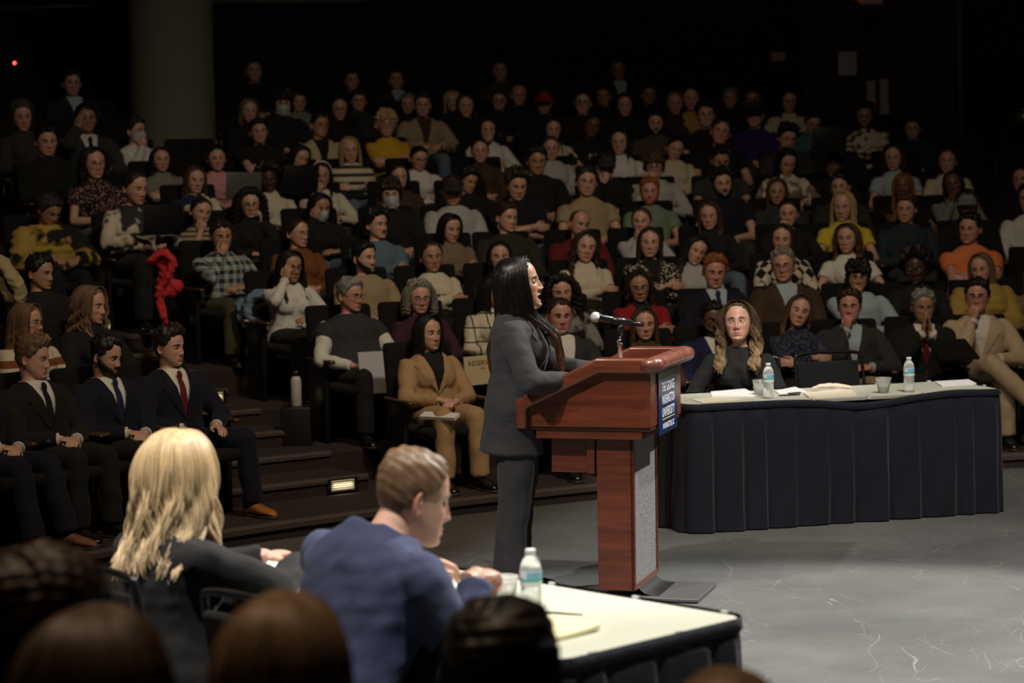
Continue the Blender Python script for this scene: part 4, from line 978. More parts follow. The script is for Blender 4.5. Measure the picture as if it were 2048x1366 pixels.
# ================================================================ LECTERN
def build_lectern():
    P = Vector((.575, 10.48, 0)); n = Vector((.958, -.287, 0)); w = Vector((.287, .958, 0))
    M = Matrix((( n.x, w.x, 0, P.x), (n.y, w.y, 0, P.y), (0, 0, 1, 0), (0, 0, 0, 1)))     # local x = towards the front, y = away from camera
    t = thing('lectern', 'tall reddish cherry wood lectern with university sign and speaker cloth', 'lectern', P[:]); t.matrix_world = M
    W = .50
    q = MB(); q.join(rbox(-.185, -.004, -.0, .022, .055, .80, .002)); q.join(rbox(-.185, -.004, W-.022, W, .055, .80, .002)); q.join(rbox(-.185, -.163, .02, W-.02, .055, .80, .002)); q.join(rbox(-.18, -.01, .01, W-.01, .055, .075, .001)); mk('post', q, t, [M_CHERRYV], smooth=False)
    q = MB(); 
    q.join(rbox(-.022, 0, 0, .016, .055, .80, .002)); q.join(rbox(-.022, 0, W-.016, W, .055, .80, .002)); q.join(rbox(-.022, 0, .012, W-.012, .055, .080, .002)); mk('front_frame', q, t, [M_CHERRY], smooth=False)
    m, nn, b = nt('grille_cloth'); tc = N(nn, 'ShaderNodeTexCoord'); no = N(nn, 'ShaderNodeTexNoise', i_Scale=330.0, i_Detail=1.0); L(nn, tc.outputs['Object'], no.inputs['Vector'])
    cr = N(nn, 'ShaderNodeValToRGB'); cr.color_ramp.elements[0].position = .38; cr.color_ramp.elements[0].color = (.035, .035, .037, 1); cr.color_ramp.elements[1].position = .66; cr.color_ramp.elements[1].color = (.30, .30, .30, 1); L(nn, no.outputs['Fac'], cr.inputs[0]); L(nn, cr.outputs[0], b.inputs['Base Color']); b.inputs['Roughness'].default_value = .9
    q = MB(); box(q, -.03, -.008, .014, W-.014, .078, .80); mk('speaker_cloth', q, t, [m], smooth=False)
    # rear drawer box under the desk
    q = MB(); q.join(rbox(-.42, -.19, .03, W-.03, .62, .80, .003)); mk('shelf_box', q, t, [M_CHERRY], smooth=False)
    q = MB(); q.join(rbox(-.235, -.195, .0, W-.0, .62, .80, .003)); mk('rear_upright', q, t, [M_CHERRYV], smooth=False)
    # tiered underside
    q = MB(); q.join(rbox(-.47, .055, -.06, W+.06, .795, .838, .004)); mk('base_moulding', q, t, [M_CHERRY], smooth=False)
    # desk box: side profile prism (x, z)
    prof = [(-.50, .855), (.105, .855), (.105, 1.135), (-.14, 1.135), (-.50, .965)]
    mk('side_panel', prism(prof, -.085, -.062, .003), t, [M_CHERRY], smooth=False); mk('side_panel', prism(prof, W+.062, W+.085, .003), t, [M_CHERRY], smooth=False)
    q = MB(); q.join(rbox(.082, .105, -.07, W+.07, .855, 1.135, .003)); mk('front_panel', q, t, [M_CHERRY], smooth=False)
    q = MB(); q.join(rbox(-.50, .10, -.07, W+.07, .838, .868, .003)); q.join(rbox(-.50, -.48, -.07, W+.07, .85, .955, .003)); q.join(rbox(-.16, -.145, -.07, W+.07, 1.0, 1.12, .003)); mk('shelf', q, t, [M_CHERRY], smooth=False)
    # rounded rail following the sloping edge on both sides
    for y in (-.10, W+.10):
        path = [(-.525, .845), (-.525, .972), (-.145, 1.158), (.10, 1.158)]
        q = MB(); sec = []
        bm = bmesh.new()
        th = .052
        outer = [(-.552, .845), (-.552, .985), (-.150, 1.190), (.112, 1.190)]; inner = [(.112, 1.118), (-.138, 1.118), (-.50, .945), (-.50, .845)]
        q = prism(outer+inner, y-.032, y+.032, .012, 3); mk('side_rail', q, t, [M_CHERRY])
    q = MB(); P1 = [(.118, y, 1.154) for y in np.linspace(-.135, W+.135, 12)]
    tt = np.arange(20)*2*PI/20; rg = np.array([np.stack([p[0]+.050*np.cos(tt), np.full(20, p[1]), p[2]+.038*np.sign(np.sin(tt))*np.abs(np.sin(tt))**.8], 1) for p in P1]); loft(q, rg[::-1])
    mk('front_rail', q, t, [wood_mat('worn_cherry', (.11, .030, .018), (.26, .10, .07), .34, rot=(0, 0, PI/2))])
    q = MB(); box(q, -.49, -.15, -.07, W+.07, .93, .94, M=None)
    a = math.atan2(.186, .38); q = MB(); box(q, 0, .40, -.07, W+.07, -.012, 0); mk('reading_board', q, t, [M_CHERRY], T(-.505, 0, .955) @ R(-a, 'Y'), smooth=False)
    q = MB(); box(q, -.14, .09, -.07, W+.07, 1.108, 1.118); mk('top_shelf', q, t, [M_CHERRY], smooth=False)
    # sign plate
    m2 = plain('sign_navy', (.010, .022, .075), .24, bump=.05, bscale=350, coat=.3)
    q = MB(); q.join(rbox(.105, .113, .055, W-.035, .80, 1.105, .001)); sp = mk('sign_plate', q, t, [m2], smooth=False); sp['label'] = 'navy sign plate with white university lettering'
    MW = plain('sign_white', (.75, .76, .80), .35); MG = plain('sign_gold', (.50, .40, .12), .4)
    RT = Matrix(((0, 0, 1, .1135), (1, 0, 0, .262), (0, 1, 0, 0), (0, 0, 0, 1)))
    for s_, z, sz, sx in (('THE GEORGE', 1.005, .064, 0.78), ('WASHINGTON', .944, .064, .72), ('UNIVERSITY', .883, .064, .83), ('WASHINGTON, DC', .824, .040, .83)):
        mb = text_mb(s_, sz, .0004); v = mb.arr()[0]; wd = v[:, 0].max()-v[:, 0].min(); k = {.064: .275, .040: .255}[sz]/wd
        mk('sign_lettering', MB().join(mb, T(0, 0, 0) @ S3(k, 1, 1)), t, [MW], T(0, 0, z) @ RT, smooth=False)
    q = MB(); box(q, .1131, .1142, .125, .40, 1.066, 1.0705); mk('sign_rule', q, t, [MG], smooth=False); q = MB(); box(q, .1131, .1142, .125, .40, .869, .8735); mk('sign_rule', q, t, [MG], smooth=False)
    # steel foot
    q = MB(); q.join(rbox(-.16, -.03, .10, W-.10, .028, .058, .002)); 
    q.join(rbox(-.20, .30, .02, W-.02, .004, .022, .004)); mk('foot_plate', q, t, [plain('dull_steel', (.17, .17, .17), .38, metal=.6)], smooth=False)
    q = MB()
    for k in range(2):
        y = (.10, W-.10)[k]; 
    P_ = [(-.0, .058), (.012, .045), (.03, .032), (.06, .024), (.10, .022)]; v = [(x, y, z) for x, z in P_ for y in (.06, W-.06)]
    q.add([(x, y, z) for x, z in P_ for y in (.06, W-.06)], [[2*i, 2*i+1, 2*i+3, 2*i+2] for i in range(4)]); q.add([(x-.003, y, z-.003) for x, z in P_ for y in (.06, W-.06)], [[2*i+1, 2*i, 2*i+2, 2*i+3] for i in range(4)]); mk('foot_cove', q, t, [plain('bright_steel', (.6, .6, .6), .25, metal=1)])
    q = MB(); 
    for x in (-.15, -.06): lathe(q, [(.0, .0), (.022, 0), (.022, .03), (.0, .03)], 16, (x, .2, 0))
    return t, M
LECT, LM = build_lectern()
def build_mic():
    b0 = at_depth(1240, 697, 10.66); h = at_depth(1190, 634, 10.62); e = at_depth(1286, 650, 10.70)
    t = thing('microphone', 'black handheld microphone with silver mesh head clipped to lectern', 'microphone', b0[:])
    M = T(*b0).inverted(); f = lambda p: np.array(M @ Vector(p))
    H, E = f(h), f(e); d = (E-H)/np.linalg.norm(E-H)
    q = MB(); pts = [H+d*s for s in (.018, .045, .06, .15, .195, .197, .24)]; pts[-1] = E
    tube(q, [H+d*.014, H+d*.024, H+d*.03, H+d*.16, H+d*.195], [.0245, .0225, .0185, .0165, .0155], 24); tube(q, [H+d*.195, E], [.0125, .0120], 20); mk('mic_body', q, t, [plain('mic_black', (.014, .014, .015), .28, metal=.2)])
    q = MB(); tube(q, [H-d*.024, H-d*.021, H-d*.012, H, H+d*.010, H+d*.016], [.006, .014, .0225, .0258, .0250, .0235], 28, round_ends=False)
    m, nn, b = nt('mesh_steel'); tc = N(nn, 'ShaderNodeTexCoord'); v = N(nn, 'ShaderNodeTexVoronoi', i_Scale=420.0, i_Randomness=.2); L(nn, tc.outputs['Object'], v.inputs['Vector']); bp = N(nn, 'ShaderNodeBump', i_Strength=1., i_Distance=.002); L(nn, v.outputs['Distance'], bp.inputs['Height']); L(nn, bp.outputs[0], b.inputs['Normal'])
    b.inputs['Base Color'].default_value = (.62, .62, .62, 1); b.inputs['Metallic'].default_value = .85; b.inputs['Roughness'].default_value = .42
    mk('mic_head', q, t, [m])
    c = H+d*.135; q = MB(); tube(q, [c-d*.045, c+d*.045], [.0205, .0195], 20); base = f(b0)
    tube(q, [c+np.array([0, 0, -.012]), c*.6+base*.4+np.array([0, 0, .012]), c*.45+base*.55], [.020, .014, .0125], 16, flat=.7)
    mk('mic_clip', q, t, [plain('clip_black', (.010, .010, .011), .3)])
    q = MB(); tube(q, [c*.45+base*.55, base+np.array([0, 0, .038])], [.011, .011], 16); mk('swivel', q, t, [plain('clip_black', (.01, .01, .011), .3)])
    q = MB(); lathe(q, [(.0, .045), (.0135, .045), (.0145, .04), (.0145, .012), (.012, .008), (.012, -.13), (.0, -.13)], 24, tuple(base)); mk('stand_collar', q, t, [plain('chrome', (.7, .7, .7), .18, metal=1)])
    return t
build_mic()

# ================================================================ TABLES
def build_table(P, u, v, W, D, lab, drape, zt=.74, seed=0, gr=None):
    """P = corner nearest the camera-right; u along the long side, v across"""
    u = Vector((*u, 0)).normalized(); v = Vector((*v, 0)).normalized()
    M = Matrix(((u.x, v.x, 0, P[0]), (u.y, v.y, 0, P[1]), (0, 0, 1, 0), (0, 0, 0, 1)))
    t = thing('folding_table', lab, 'table'); t.matrix_world = M
    q = MB(); r = .05; poly = []
    for cx, cy, a0 in ((W-r, D-r, 0), (r, D-r, 90), (r, r, 180), (W-r, r, 270)):
        for a in np.radians(np.linspace(a0, a0+90, 7)): poly.append((cx+r*math.cos(a), cy+r*math.sin(a)))
    n = len(poly); flip = M.determinant() < 0
    rings = [[(x+(.0 if z else 0), y, zt+dz) for x, y in poly] for z, dz in ((0, -.022), (1, -.006), (1, 0))]
    loft(q, np.array(rings), True); mk('tabletop', q, t, [plain('laminate', (.56, .57, .47), .42, bump=.03, bscale=300)], smooth=False)
    q = MB(); rr = [[((x-W/2)*(1+.006)+W/2, (y-D/2)*(1+.014)+D/2, zt+dz) for x, y in poly] for dz in (-.020, -.004)]; loft(q, np.array(rr), False); mk('edge_band', q, t, [plain('edge_band', (.32, .32, .26), .5)])
    for x in (.25, W-.25):
        for y in (.10, D-.10):
            q = MB(); tube(q, [(x, y, 0.0), (x, y, zt-.02)], .014, 12); mk('leg', q, t, [M_BLACKMETAL])
    # pleated skirt
    s = tag(MB_skirt(W, D, zt, drape, seed), ('dark navy pleated skirt hanging around the far table' if gr == 'far' else 'dark navy pleated skirt hanging around the near table'), 'table skirt'); s.matrix_world = M
    return t, M
def MB_skirt(W, D, zt, drape, seed):
    r = .055; path = []
    for cx, cy, a0 in ((W-r, D-r, 0), (r, D-r, 90), (r, r, 180), (W-r, r, 270)):
        for a in np.radians(np.linspace(a0, a0+90, 8)): path.append((cx+(r+.004)*math.cos(a), cy+(r+.004)*math.sin(a)))
    path.append(path[0]); P = np.array(path); seg = np.r_[0, np.cumsum(np.linalg.norm(np.diff(P, axis=0), axis=1))]; Ltot = seg[-1]
    n = 900; s = np.linspace(0, Ltot, n); X = np.interp(s, seg, P[:, 0]); Y = np.interp(s, seg, P[:, 1])
    tx = np.gradient(X); ty = np.gradient(Y); l = np.hypot(tx, ty); nx, ny = ty/l, -tx/l
    if (nx*(X-W/2)+ny*(Y-D/2)).mean() < 0: nx, ny = -nx, -ny
    rs = np.random.RandomState(seed); edges = [0]
    while edges[-1] < Ltot: edges.append(edges[-1]+rs.uniform(.08, .24))
    ph = np.zeros(n); amp = np.zeros(n); ky = rs.uniform(.5, 1.3, len(edges)); e = np.array(edges); idx = np.clip(np.searchsorted(e, s, side='right')-1, 0, len(e)-2)
    fr = (s-e[idx])/(e[idx+1]-e[idx]); prof = np.where(fr < .82, .55+.45*np.cos((fr/.82)*PI)*-.6, (1-fr)/.18-.35); prof = np.where(fr > .9, -.3, prof)
    k = np.hanning(9); k /= k.sum(); prof = np.convolve(np.pad(prof, 4, mode='wrap'), k, 'valid')
    rows = []; m = 22
    sag = np.zeros(n)
    for (c0, wd, dp) in drape: sag += dp*np.exp(-((s-c0)/wd)**2)
    for j in range(m):
        t = j/(m-1); z = zt-.004-sag*(1-t)**2-t*(zt-.012)
        if t < .09: off = .006+.002*np.sin(s*20)
        else:
            k2 = (t-.09)/.91; off = .006+prof*ky[idx]*(.018+.034*k2**.8)+.012*k2+.006*np.sin(s*7+4*t)*k2+.004*k2*np.sin(s*31+9*t)
        rows.append(np.stack([X+nx*off, Y+ny*off, np.broadcast_to(z, X.shape)], 1))
    band = []
    q = MB(); v = np.array(rows); q.add(v.reshape(-1, 3), grid_q(m, n, False)); 
    o = mk('table_skirt', q, None, [cloth('skirt', (.0055, .006, .013), rough=.75, sheen=.08)])
    # stitched top band
    b = []
    for dz, of in ((.006, .010), (.004, .014), (-.030, .016), (-.036, .012)): b.append(np.stack([X+nx*of, Y+ny*of, zt+dz-sag], 1))
    q = MB(); q.add(np.array(b).reshape(-1, 3), grid_q(4, n, False)); mk('top_band', q, o, [cloth('skirt', (.0055, .006, .013), rough=.75, sheen=.08)])
    for k in range(int(Ltot/.36)):
        i = int((k+.5)*.36/Ltot*n); q = MB(); box(q, -.012, .012, -.006, .006, -.014, .010); mk('skirt_clip', q, o, [plain('clip_clear', (.55, .55, .55), .3)], T(X[i]+nx[i]*.006, Y[i]+ny[i]*.006, zt-.002) @ R(math.atan2(ty[i], tx[i]), 'Z'), smooth=False)
    return o
TN, MN = build_table((.67, 6.42), (-.69, .72), (-.70, -.71), 1.83, .79, 'near pale folding table with papers where the blond woman and crew-cut man sit', [], seed=4, gr='near')
TF, MF = build_table((1.0, 12.49), (.952, .306), (-.306, .952), 2.02, .62, 'far pale folding table beside the lectern on the stage', [(3.75, .28, .040), (4.35, .15, -.008)], seed=9, gr='far')
# ================================================================ PEOPLE IN THE PLACE
HC = {'k': (.010, .008, .007), 'd': (.026, .015, .010), 'b': (.060, .033, .018), 'l': (.15, .092, .05), 'y': (.42, .29, .15), 'g': (.20, .19, .17), 'r': (.22, .075, .022), 'w': (.5, .5, .47)}
TIPS = {'b': (.14, .075, .035), 'l': (.30, .19, .09), 'y': (.60, .44, .24), 'd': (.06, .03, .015)}
def hmat(k):
    c = HC[k[0]]; t = HC[k[1]] if len(k) > 1 else TIPS.get(k, tuple(x*1.4 for x in c)); return hair_mat(c, t)
CC = {'suitblue': (.050, .062, .125), 'black': (.012, .012, .013), 'char': (.035, .035, .038), 'grey': (.22, .22, .21), 'lgrey': (.42, .43, .42), 'white': (.68, .68, .64), 'cream': (.62, .57, .44), 'navy': (.012, .017, .045), 'dnavy': (.008, .009, .020), 'olive': (.070, .062, .030), 'dolive': (.030, .030, .018),
      'tan': (.36, .28, .17), 'taupe': (.20, .15, .11), 'rust': (.20, .065, .022), 'maroon': (.13, .014, .018), 'red': (.30, .012, .020), 'pink': (.60, .29, .31), 'yellow': (.62, .50, .045), 'gold': (.62, .38, .025), 'orange': (.75, .22, .075), 'mustard': (.42, .29, .070),
      'teal': (.055, .13, .14), 'dteal': (.010, .035, .055), 'blue': (.012, .020, .070), 'lblue': (.38, .48, .55), 'denim': (.11, .17, .23), 'purple': (.030, .012, .10), 'green': (.17, .24, .16), 'beige': (.52, .42, .28), 'camel': (.42, .27, .14), 'brown': (.06, .035, .02), 'plum': (.05, .015, .035)}
def mat_of(spec):
    """'kind:colour:colour2'"""
    a = spec.split(':'); kind = a[0]; return cloth(kind, CC[a[1]], CC[a[2]] if len(a) > 2 else (0, 0, 0), scale=float(a[3]) if len(a) > 3 else 1.0)
LEATHER = {'black': plain('black_leather', (.012, .011, .011), .22), 'tan': plain('tan_leather', (.40, .15, .045), .35), 'brown': plain('brown_suede', (.20, .09, .045), .7), 'white': plain('white_shoe', (.6, .6, .58), .6)}
SOLE = plain('dark_sole', (.05, .035, .025), .6)
def make_person(label, pos, yaw, sex='m', pose='lap', hair=('short', 'd', 0), skin='fair', top='sweater', tm='plain:char', under=None, tie=None, collar=None, legs='sit', lm='plain:char', shoe='black', acc=(), hrot=(0, 0, 0), sc=(1, 1, 1), belly=0., over=None, key=None, hi=False, head=None, beard=0., group=None, gaze=(0, 0), wide=0., lap=True, socks=None, vc=None, hobj=None, skirt=0, sleeves=None, wideleg=0, hmt=None):
    p = thing('person', label, 'person', pos, yaw, group); p.scale = sc
    ov = dict(over or {}); hq = tuple(round(a/.12)*.12 for a in hrot)
    hands_head = any(POSES[pose][n][0][0] == 'head' for n in 'LR')
    if hands_head: ov['hrot'] = hq; kk = (key, hq); hrot = hq
    else: kk = key
    ovv = ov if ov else None
    parts, s = skin_parts(sex, pose, ovv, kk, vox=.007 if hi else .0095, hv=.0038 if hi else .0052)
    body = MB(); body.join(parts); n0 = body.n
    body.c = [np.tile(np.array(SKIN[skin]), (n0, 1))]; body.v = [np.concatenate(body.v)]
    Mh = head_M(s['head'], *hrot)
    hk = hair[1]; brow = tuple(x*.8 for x in HC[hk[0]]) if hk[0] not in 'wgy' else (.10, .075, .05)
    hm = head_mb(sex, skin, res=2 if hi else 1, brow=brow, beard=beard, gaze=gaze, **(head or {})); body.join(hm, Mh)
    b = mk('body', body, p, [skin_mat(), eye_mat()], cols=True)
    if hobj is not None: mk('hair', hobj, p, [hmt or hmat(hk)], Mh, cols=True)
    elif hair[0] != 'none': link('hair', hair_mesh(hair[0], hair[2] if len(hair) > 2 else 0), p, [hmat(hk)], Mh)
    if top: 
        nm = {'tee': 'tee_shirt', 'under': 'shirt', 'jacket': 'jacket', 'polo': 'polo_shirt', 'turtleneck': 'turtleneck_sweater', 'puffer': 'puffer_jacket'}.get(top, top)
        tmb = top_mb(top, sex, pose, belly, ovv, kk, .009 if hi else .012)
        t_ = mk(nm, tmb, p, [mat_of(tm)])
        if top == 'jacket': mk('lapel', lapels_mb(sex, s['M'], belly), t_, [mat_of(tm)]); mk('jacket_collar', jcollar_mb(sex, s), t_, [mat_of(tm)])
    if sleeves: mk('shirt', top_mb('shirt', sex, pose, belly*.9, ovv, kk), p, [mat_of(sleeves)])
    if under:
        mk('shirt', top_mb('under', sex, pose, belly, ovv, kk), p, [mat_of(under)])
    if collar: mk('collar', collar_mb(sex, s), p, [mat_of(collar)])
    if tie: mk('tie', tie_mb(sex, s, belly), p, [mat_of(tie)])
    if under and collar and top == 'jacket':
        for nm in 'LR':
            sh, E, W = s[nm][:3]; d = (W-E)/np.linalg.norm(W-E); q = MB(); r = s['t']['fr'][1]+.009; tube(q, [W-d*.045, W-d*.008, W-d*.008, W-d*.04], [r, r, r-.003, r-.003], 20, cap=False); mk('shirt_cuff', q, p, [mat_of(collar)])
    stand = s['p'].get('stand')
    if legs: mk('trousers', legs_mb(sex, legs, bool(stand), wide=wide, seed=1 if not hi else 2, vox=.014 if not hi else .011), p, [mat_of(lm)])
    if shoe:
        for sd in (-1, 1):
            ank = {'sit': (.125, -.47, 0), 'apart': (.24, -.47, 0), 'fwd': (.13, -.56, 0), 'cross': (.125, -.47, 0), 'crossL': (.125, -.47, 0)}[legs or 'sit']
            M = T(sd*ank[0], ank[1], ank[2]) @ R(sd*.12, 'Z')
            if stand: M = T(sd*.11, .02, 0)
            if legs == 'cross' and sd > 0: M = T(-.28, -.64, .30) @ R(-.9, 'Z') @ R(.25, 'X')
            if legs == 'crossL' and sd < 0: M = T(.28, -.64, .30) @ R(.9, 'Z') @ R(.25, 'X')
            q = MB(); q.join(shoe_mb('oxford')); o = mk('shoe', q, p, [LEATHER[shoe], SOLE, plain('lace', (.02, .015, .01), .8)], M)
            sk = MB(); a = M @ Vector((0, .03, .05)); bb = M @ Vector((0, .035, .16)); tube(sk, [a, (a+bb)/2, bb], [.036, .034, .036], 14); mk('sock', sk, p, [socks or plain('black_sock', (.015, .015, .017), .9)])
    for a in acc:
        if a in ('beard', 'moustache', 'stubble'): link(a, acc_mesh(a), p, [hair_mat(HC[hk[0]] if hk[0] not in 'y' else HC['l'])], Mh)
        elif a.startswith('cap') or a.startswith('beanie') or a.startswith('band'):
            n_, c_ = a.split(':'); link({'cap': 'baseball_cap', 'beanie': 'beanie', 'band': 'headband'}[n_], acc_mesh(n_), p, [cloth('plain', CC[c_])], Mh)
        elif a == 'mask': link('face_mask', acc_mesh('mask'), p, [cloth('plain', (.55, .58, .60), sheen=0)], Mh)
        elif a in ('glasses', 'roundglasses'): link('glasses', acc_mesh(a), p, [plain('glasses_frame', (.012, .011, .011), .25)], Mh)
        elif a == 'wireglasses': link('glasses', acc_mesh('roundglasses'), p, [plain('wire_frame', (.4, .35, .25), .25, metal=1)], Mh)
        elif a == 'earring': link('earring', acc_mesh('earring'), p, [plain('gold', (.8, .6, .25), .2, metal=1)], Mh)
    return p, s, Mh

# seats
_seat = {}
def seat_parts():
    if _seat: return _seat
    q = MB(); q.join(rbox(-.235, .235, -.44, .02, .335, .405, .03, 3)); _seat['seat_cushion'] = (q.mesh('seat_cushion'), M_SEAT)
    q = MB(); q.join(rbox(-.24, .24, -.035, .035, 0, .55, .03, 3)); q2 = MB(); q2.join(q, T(0, .155, .36) @ R(-.20, 'X')); _seat['backrest'] = (q2.mesh('backrest'), M_SEAT)
    q = MB(); q.join(rbox(-.022, .022, -.26, .17, .535, .560, .01, 2)); _seat['armrest'] = (q.mesh('armrest'), M_SEATWOOD)
    q = MB(); q.join(rbox(-.018, .018, -.16, .14, 0.0, .54, .008, 2)); _seat['side_frame'] = (q.mesh('side_frame'), M_BLACKMETAL)
    q = MB(); q.join(rbox(-.022, .022, -.24, .16, 0.0, .535, .006, 2)); _seat['end_panel'] = (q.mesh('end_panel'), wood_mat('seat_end_wood', (.018, .009, .006), (.040, .02, .012), .5))
    return _seat
def make_seat(label, pos, yaw, group=None, end=0):
    sp = seat_parts(); t = thing('theater_seat', label, 'seat', pos, yaw, group)
    for n in ('seat_cushion', 'backrest'): link(n, sp[n][0], t, [sp[n][1]])
    for s in (-1, 1):
        link('armrest', sp['armrest'][0], t, [sp['armrest'][1]], T(s*.262, 0, 0))
        k = 'end_panel' if end == s else 'side_frame'
        link(k, sp[k][0], t, [sp[k][1]], T(s*.262, 0, 0))
    return t
CROWN = {}
def crown(sex, pose):
    k = (sex, pose)
    if k not in CROWN: CROWN[k] = skel(sex, pose)['head'][2]+.128
    return CROWN[k]
def col_pos(x, R_, y=400):
    D = 14.
    for _ in range(50):
        p = at_depth(x, y, D); r = math.hypot(p.x-C0[0], p.y-C0[1]); D += (R_-r)*.7
    return at_depth(x, y, D), D
SPK = Vector((.10, 10.7, 1.50))
def body_yaw(p, k=.35):
    d1 = Vector((C0[0]-p.x, C0[1]-p.y)).normalized(); d2 = Vector((SPK.x-p.x, SPK.y-p.y)).normalized(); d = d1*(1-k)+d2*k
    return math.atan2(d.x, -d.y)
HEROROW = {}
AUD = []
def A(x, y, sex, hair, skin, top, tm, pose, label, acc=(), row=None, **kw): AUD.append(dict(x=x, y=y, sex=sex, hair=hair, skin=skin, top=top, tm=tm, pose=pose, label=label, acc=acc, row=row, kw=kw))
def solve_rows():
    for a in AUD:
        cr = crown(a['sex'], a['pose']); best = []
        for k in range(NROW):
            p, D = col_pos(a['x'], 11.95+.9*k, a['y']); z = at_depth(a['x'], a['y'], D).z; h = z-row_z(k)
            best.append((abs(h/cr-.985), k, p, D, h/cr))
        a['opts'] = best
    for a in AUD:
        if a['row'] is not None: a['k'] = a['row']
        else: a['k'] = min(a['opts'])[1]
    for it in range(6):
        ch = 0
        for a in AUD:
            if a['row'] is not None: continue
            def cost(k):
                c = a['opts'][k][0]*12; p = a['opts'][k][2]
                for b in AUD:
                    if b is a: continue
                    if b['k'] == k:
                        d = (b['opts'][k][2].xy-p.xy).length
                        if d < .50: c += (.50-d)*6
                return c
            k = min(range(NROW), key=cost)
            if k != a['k']: a['k'] = k; ch += 1
        if not ch: break
def place_audience():
    rnd = random.Random(5); solve_rows(); placed = []
    for i, a in enumerate(AUD):
        k = a['k']; _, _, p, D, sz = a['opts'][k]; kw = dict(a['kw'])
        yaw = body_yaw(p)+kw.pop('dyaw', 0.)
        sz = min(max(sz, .84), 1.13); sx = min(max(sz, .93), 1.04) if a['sex'] == 'm' else min(max(sz, .95), 1.05)
        pos = Vector((p.x, p.y, row_z(k)))
        # head turned towards the speaker
        d = Vector((SPK.x-p.x, SPK.y-p.y)); ty = math.atan2(d.x, -d.y)-yaw
        while ty > PI: ty -= 2*PI
        while ty < -PI: ty += 2*PI
        hy = max(-.55, min(.55, ty*.85+rnd.uniform(-.12, .12))); hp = rnd.uniform(-.02, .16); hr = rnd.uniform(-.07, .07)
        if 'hr' in kw: h3 = kw.pop('hr'); hy = h3[0] if h3[0] is not None else hy; hp = h3[1]; hr = h3[2]
        # keep the head over its pixel: seat position is measured at the head
        s = skel(a['sex'], a['pose']); off = Vector((s['head'][0]*sx, s['head'][1]*sx, 0)); off.rotate(Matrix.Rotation(yaw, 3, 'Z')); pos.x -= off.x; pos.y -= off.y
        legs = kw.pop('legs', 'sit'); lm = kw.pop('lm', rnd.choice(['plain:black', 'plain:dnavy', 'plain:char', 'plain:denim']))
        a['res'] = make_person(a['label'], pos[:], yaw, a['sex'], a['pose'], a['hair'], a['skin'], a['top'], a['tm'], acc=a['acc'], hrot=(hy, hp, hr), sc=(sx, sx, sz), legs=legs, lm=lm, **kw)
        short = ' '.join(a['label'].split()[:11])
        make_seat('black theater seat holding the '+short, (pos.x, pos.y, row_z(k)), yaw)
        placed.append((k, math.degrees(math.atan2(pos.y-C0[1], pos.x-C0[0])), a))
    return placed
# ================================================================ THE MAIN FIGURES
def hero_pos(x, ytop, D, sex, pose, over, floor, sc0=None):
    """stand / seat the figure so the crown of its head projects to (x, ytop) at depth D"""
    s = skel(sex, pose, over); z = at_depth(x, ytop, D).z; p = at_depth(x, ytop, D); h = s['head'][2]+.128
    return p, s, (z-floor)/h
def place_hero(label, x, y, D, yaw, floor, sex, pose, over=None, **kw):
    p, s, sz = hero_pos(x, y, D, sex, pose, over, floor); sc = kw.pop('scale', None) or (sz, sz, sz)
    off = Vector((s['head'][0]*sc[0], s['head'][1]*sc[1], 0)); off.rotate(Matrix.Rotation(yaw, 3, 'Z'))
    pos = (p.x-off.x, p.y-off.y, floor); print('HERO', label[:40], 'scale %.3f' % sz, [round(v, 2) for v in pos])
    r = make_person(label, pos, yaw, sex, pose, over=over, hi=True, sc=sc, key=label[:18], **kw); return r
# --- speaker
q = MB(); shell(q, 'f', .012, .008, .03, 2, 80, 110)
curtain(q, .43, 1500, .0017, .006, .0035, .22, 11, 1.0, sides=4, M=40, front=.130, back=.172, tip=.60, split=1.62, tipr=.4, jit=.03)
spk_over = dict(lean=-.06, L=A_((.15, -.37, 1.04), (1, .5, -.6), (-.3, -1, -.05), (.2, -.1, 1), .35), R=A_((-.15, -.30, 1.02), (-1, .7, -.5), (.25, -1, -.1), (-.2, -.1, 1), .4), stand=True, skirt=.10)
SPKR = place_hero('woman in grey pantsuit with long dark hair speaking at the lectern', 1043, 513, 10.72, math.radians(84), .0, 'f', 'stand', spk_over,
    hair=('x', 'db'), hobj=q, hmt=hair_mat((.008, .006, .006), (.085, .038, .018), .33), skin='asian', top='jacket', tm='knit:char', under='plain:white', lm='knit:char', legs='sit', shoe='black', hrot=(.02, -.14, 0), head=dict(mouth=.012, lipc=(.50, .12, .11)), wide=.010)
# --- woman at the far table
q = MB(); shell(q, 'f', .012, .010, .04, 2, 80, 110); curtain(q, .29, 1500, .0020, .034, .016, .12, 5, .98, sides=4, M=40, front=.135, tip=.35, tipr=.4, jit=.03)
wt_over = dict(lean=.05, L=A_((.10, -.30, .60), (1, .2, -.6), (-.7, -.7, 0), (0, -.2, 1), .4), R=A_((-.12, -.30, .60), (-1, .2, -.6), (.7, -.7, 0), (0, -.2, 1), .4))
WT = place_hero('woman in black blouse with long wavy highlighted brown hair seated at the far table', 1477, 602, 13.75, math.radians(-10), 0, 'f', 'lap', wt_over,
    hair=('x', 'by'), hobj=q, skin='fair', top='shirt', tm='plain:black', hrot=(-.05, -.20, -.05), gaze=(-.15, -.30), head=dict(lipc=(.50, .13, .13)), scale=(1.05, 1.05, 1.09), collar='plain:black', shoe='black', lm='plain:black')
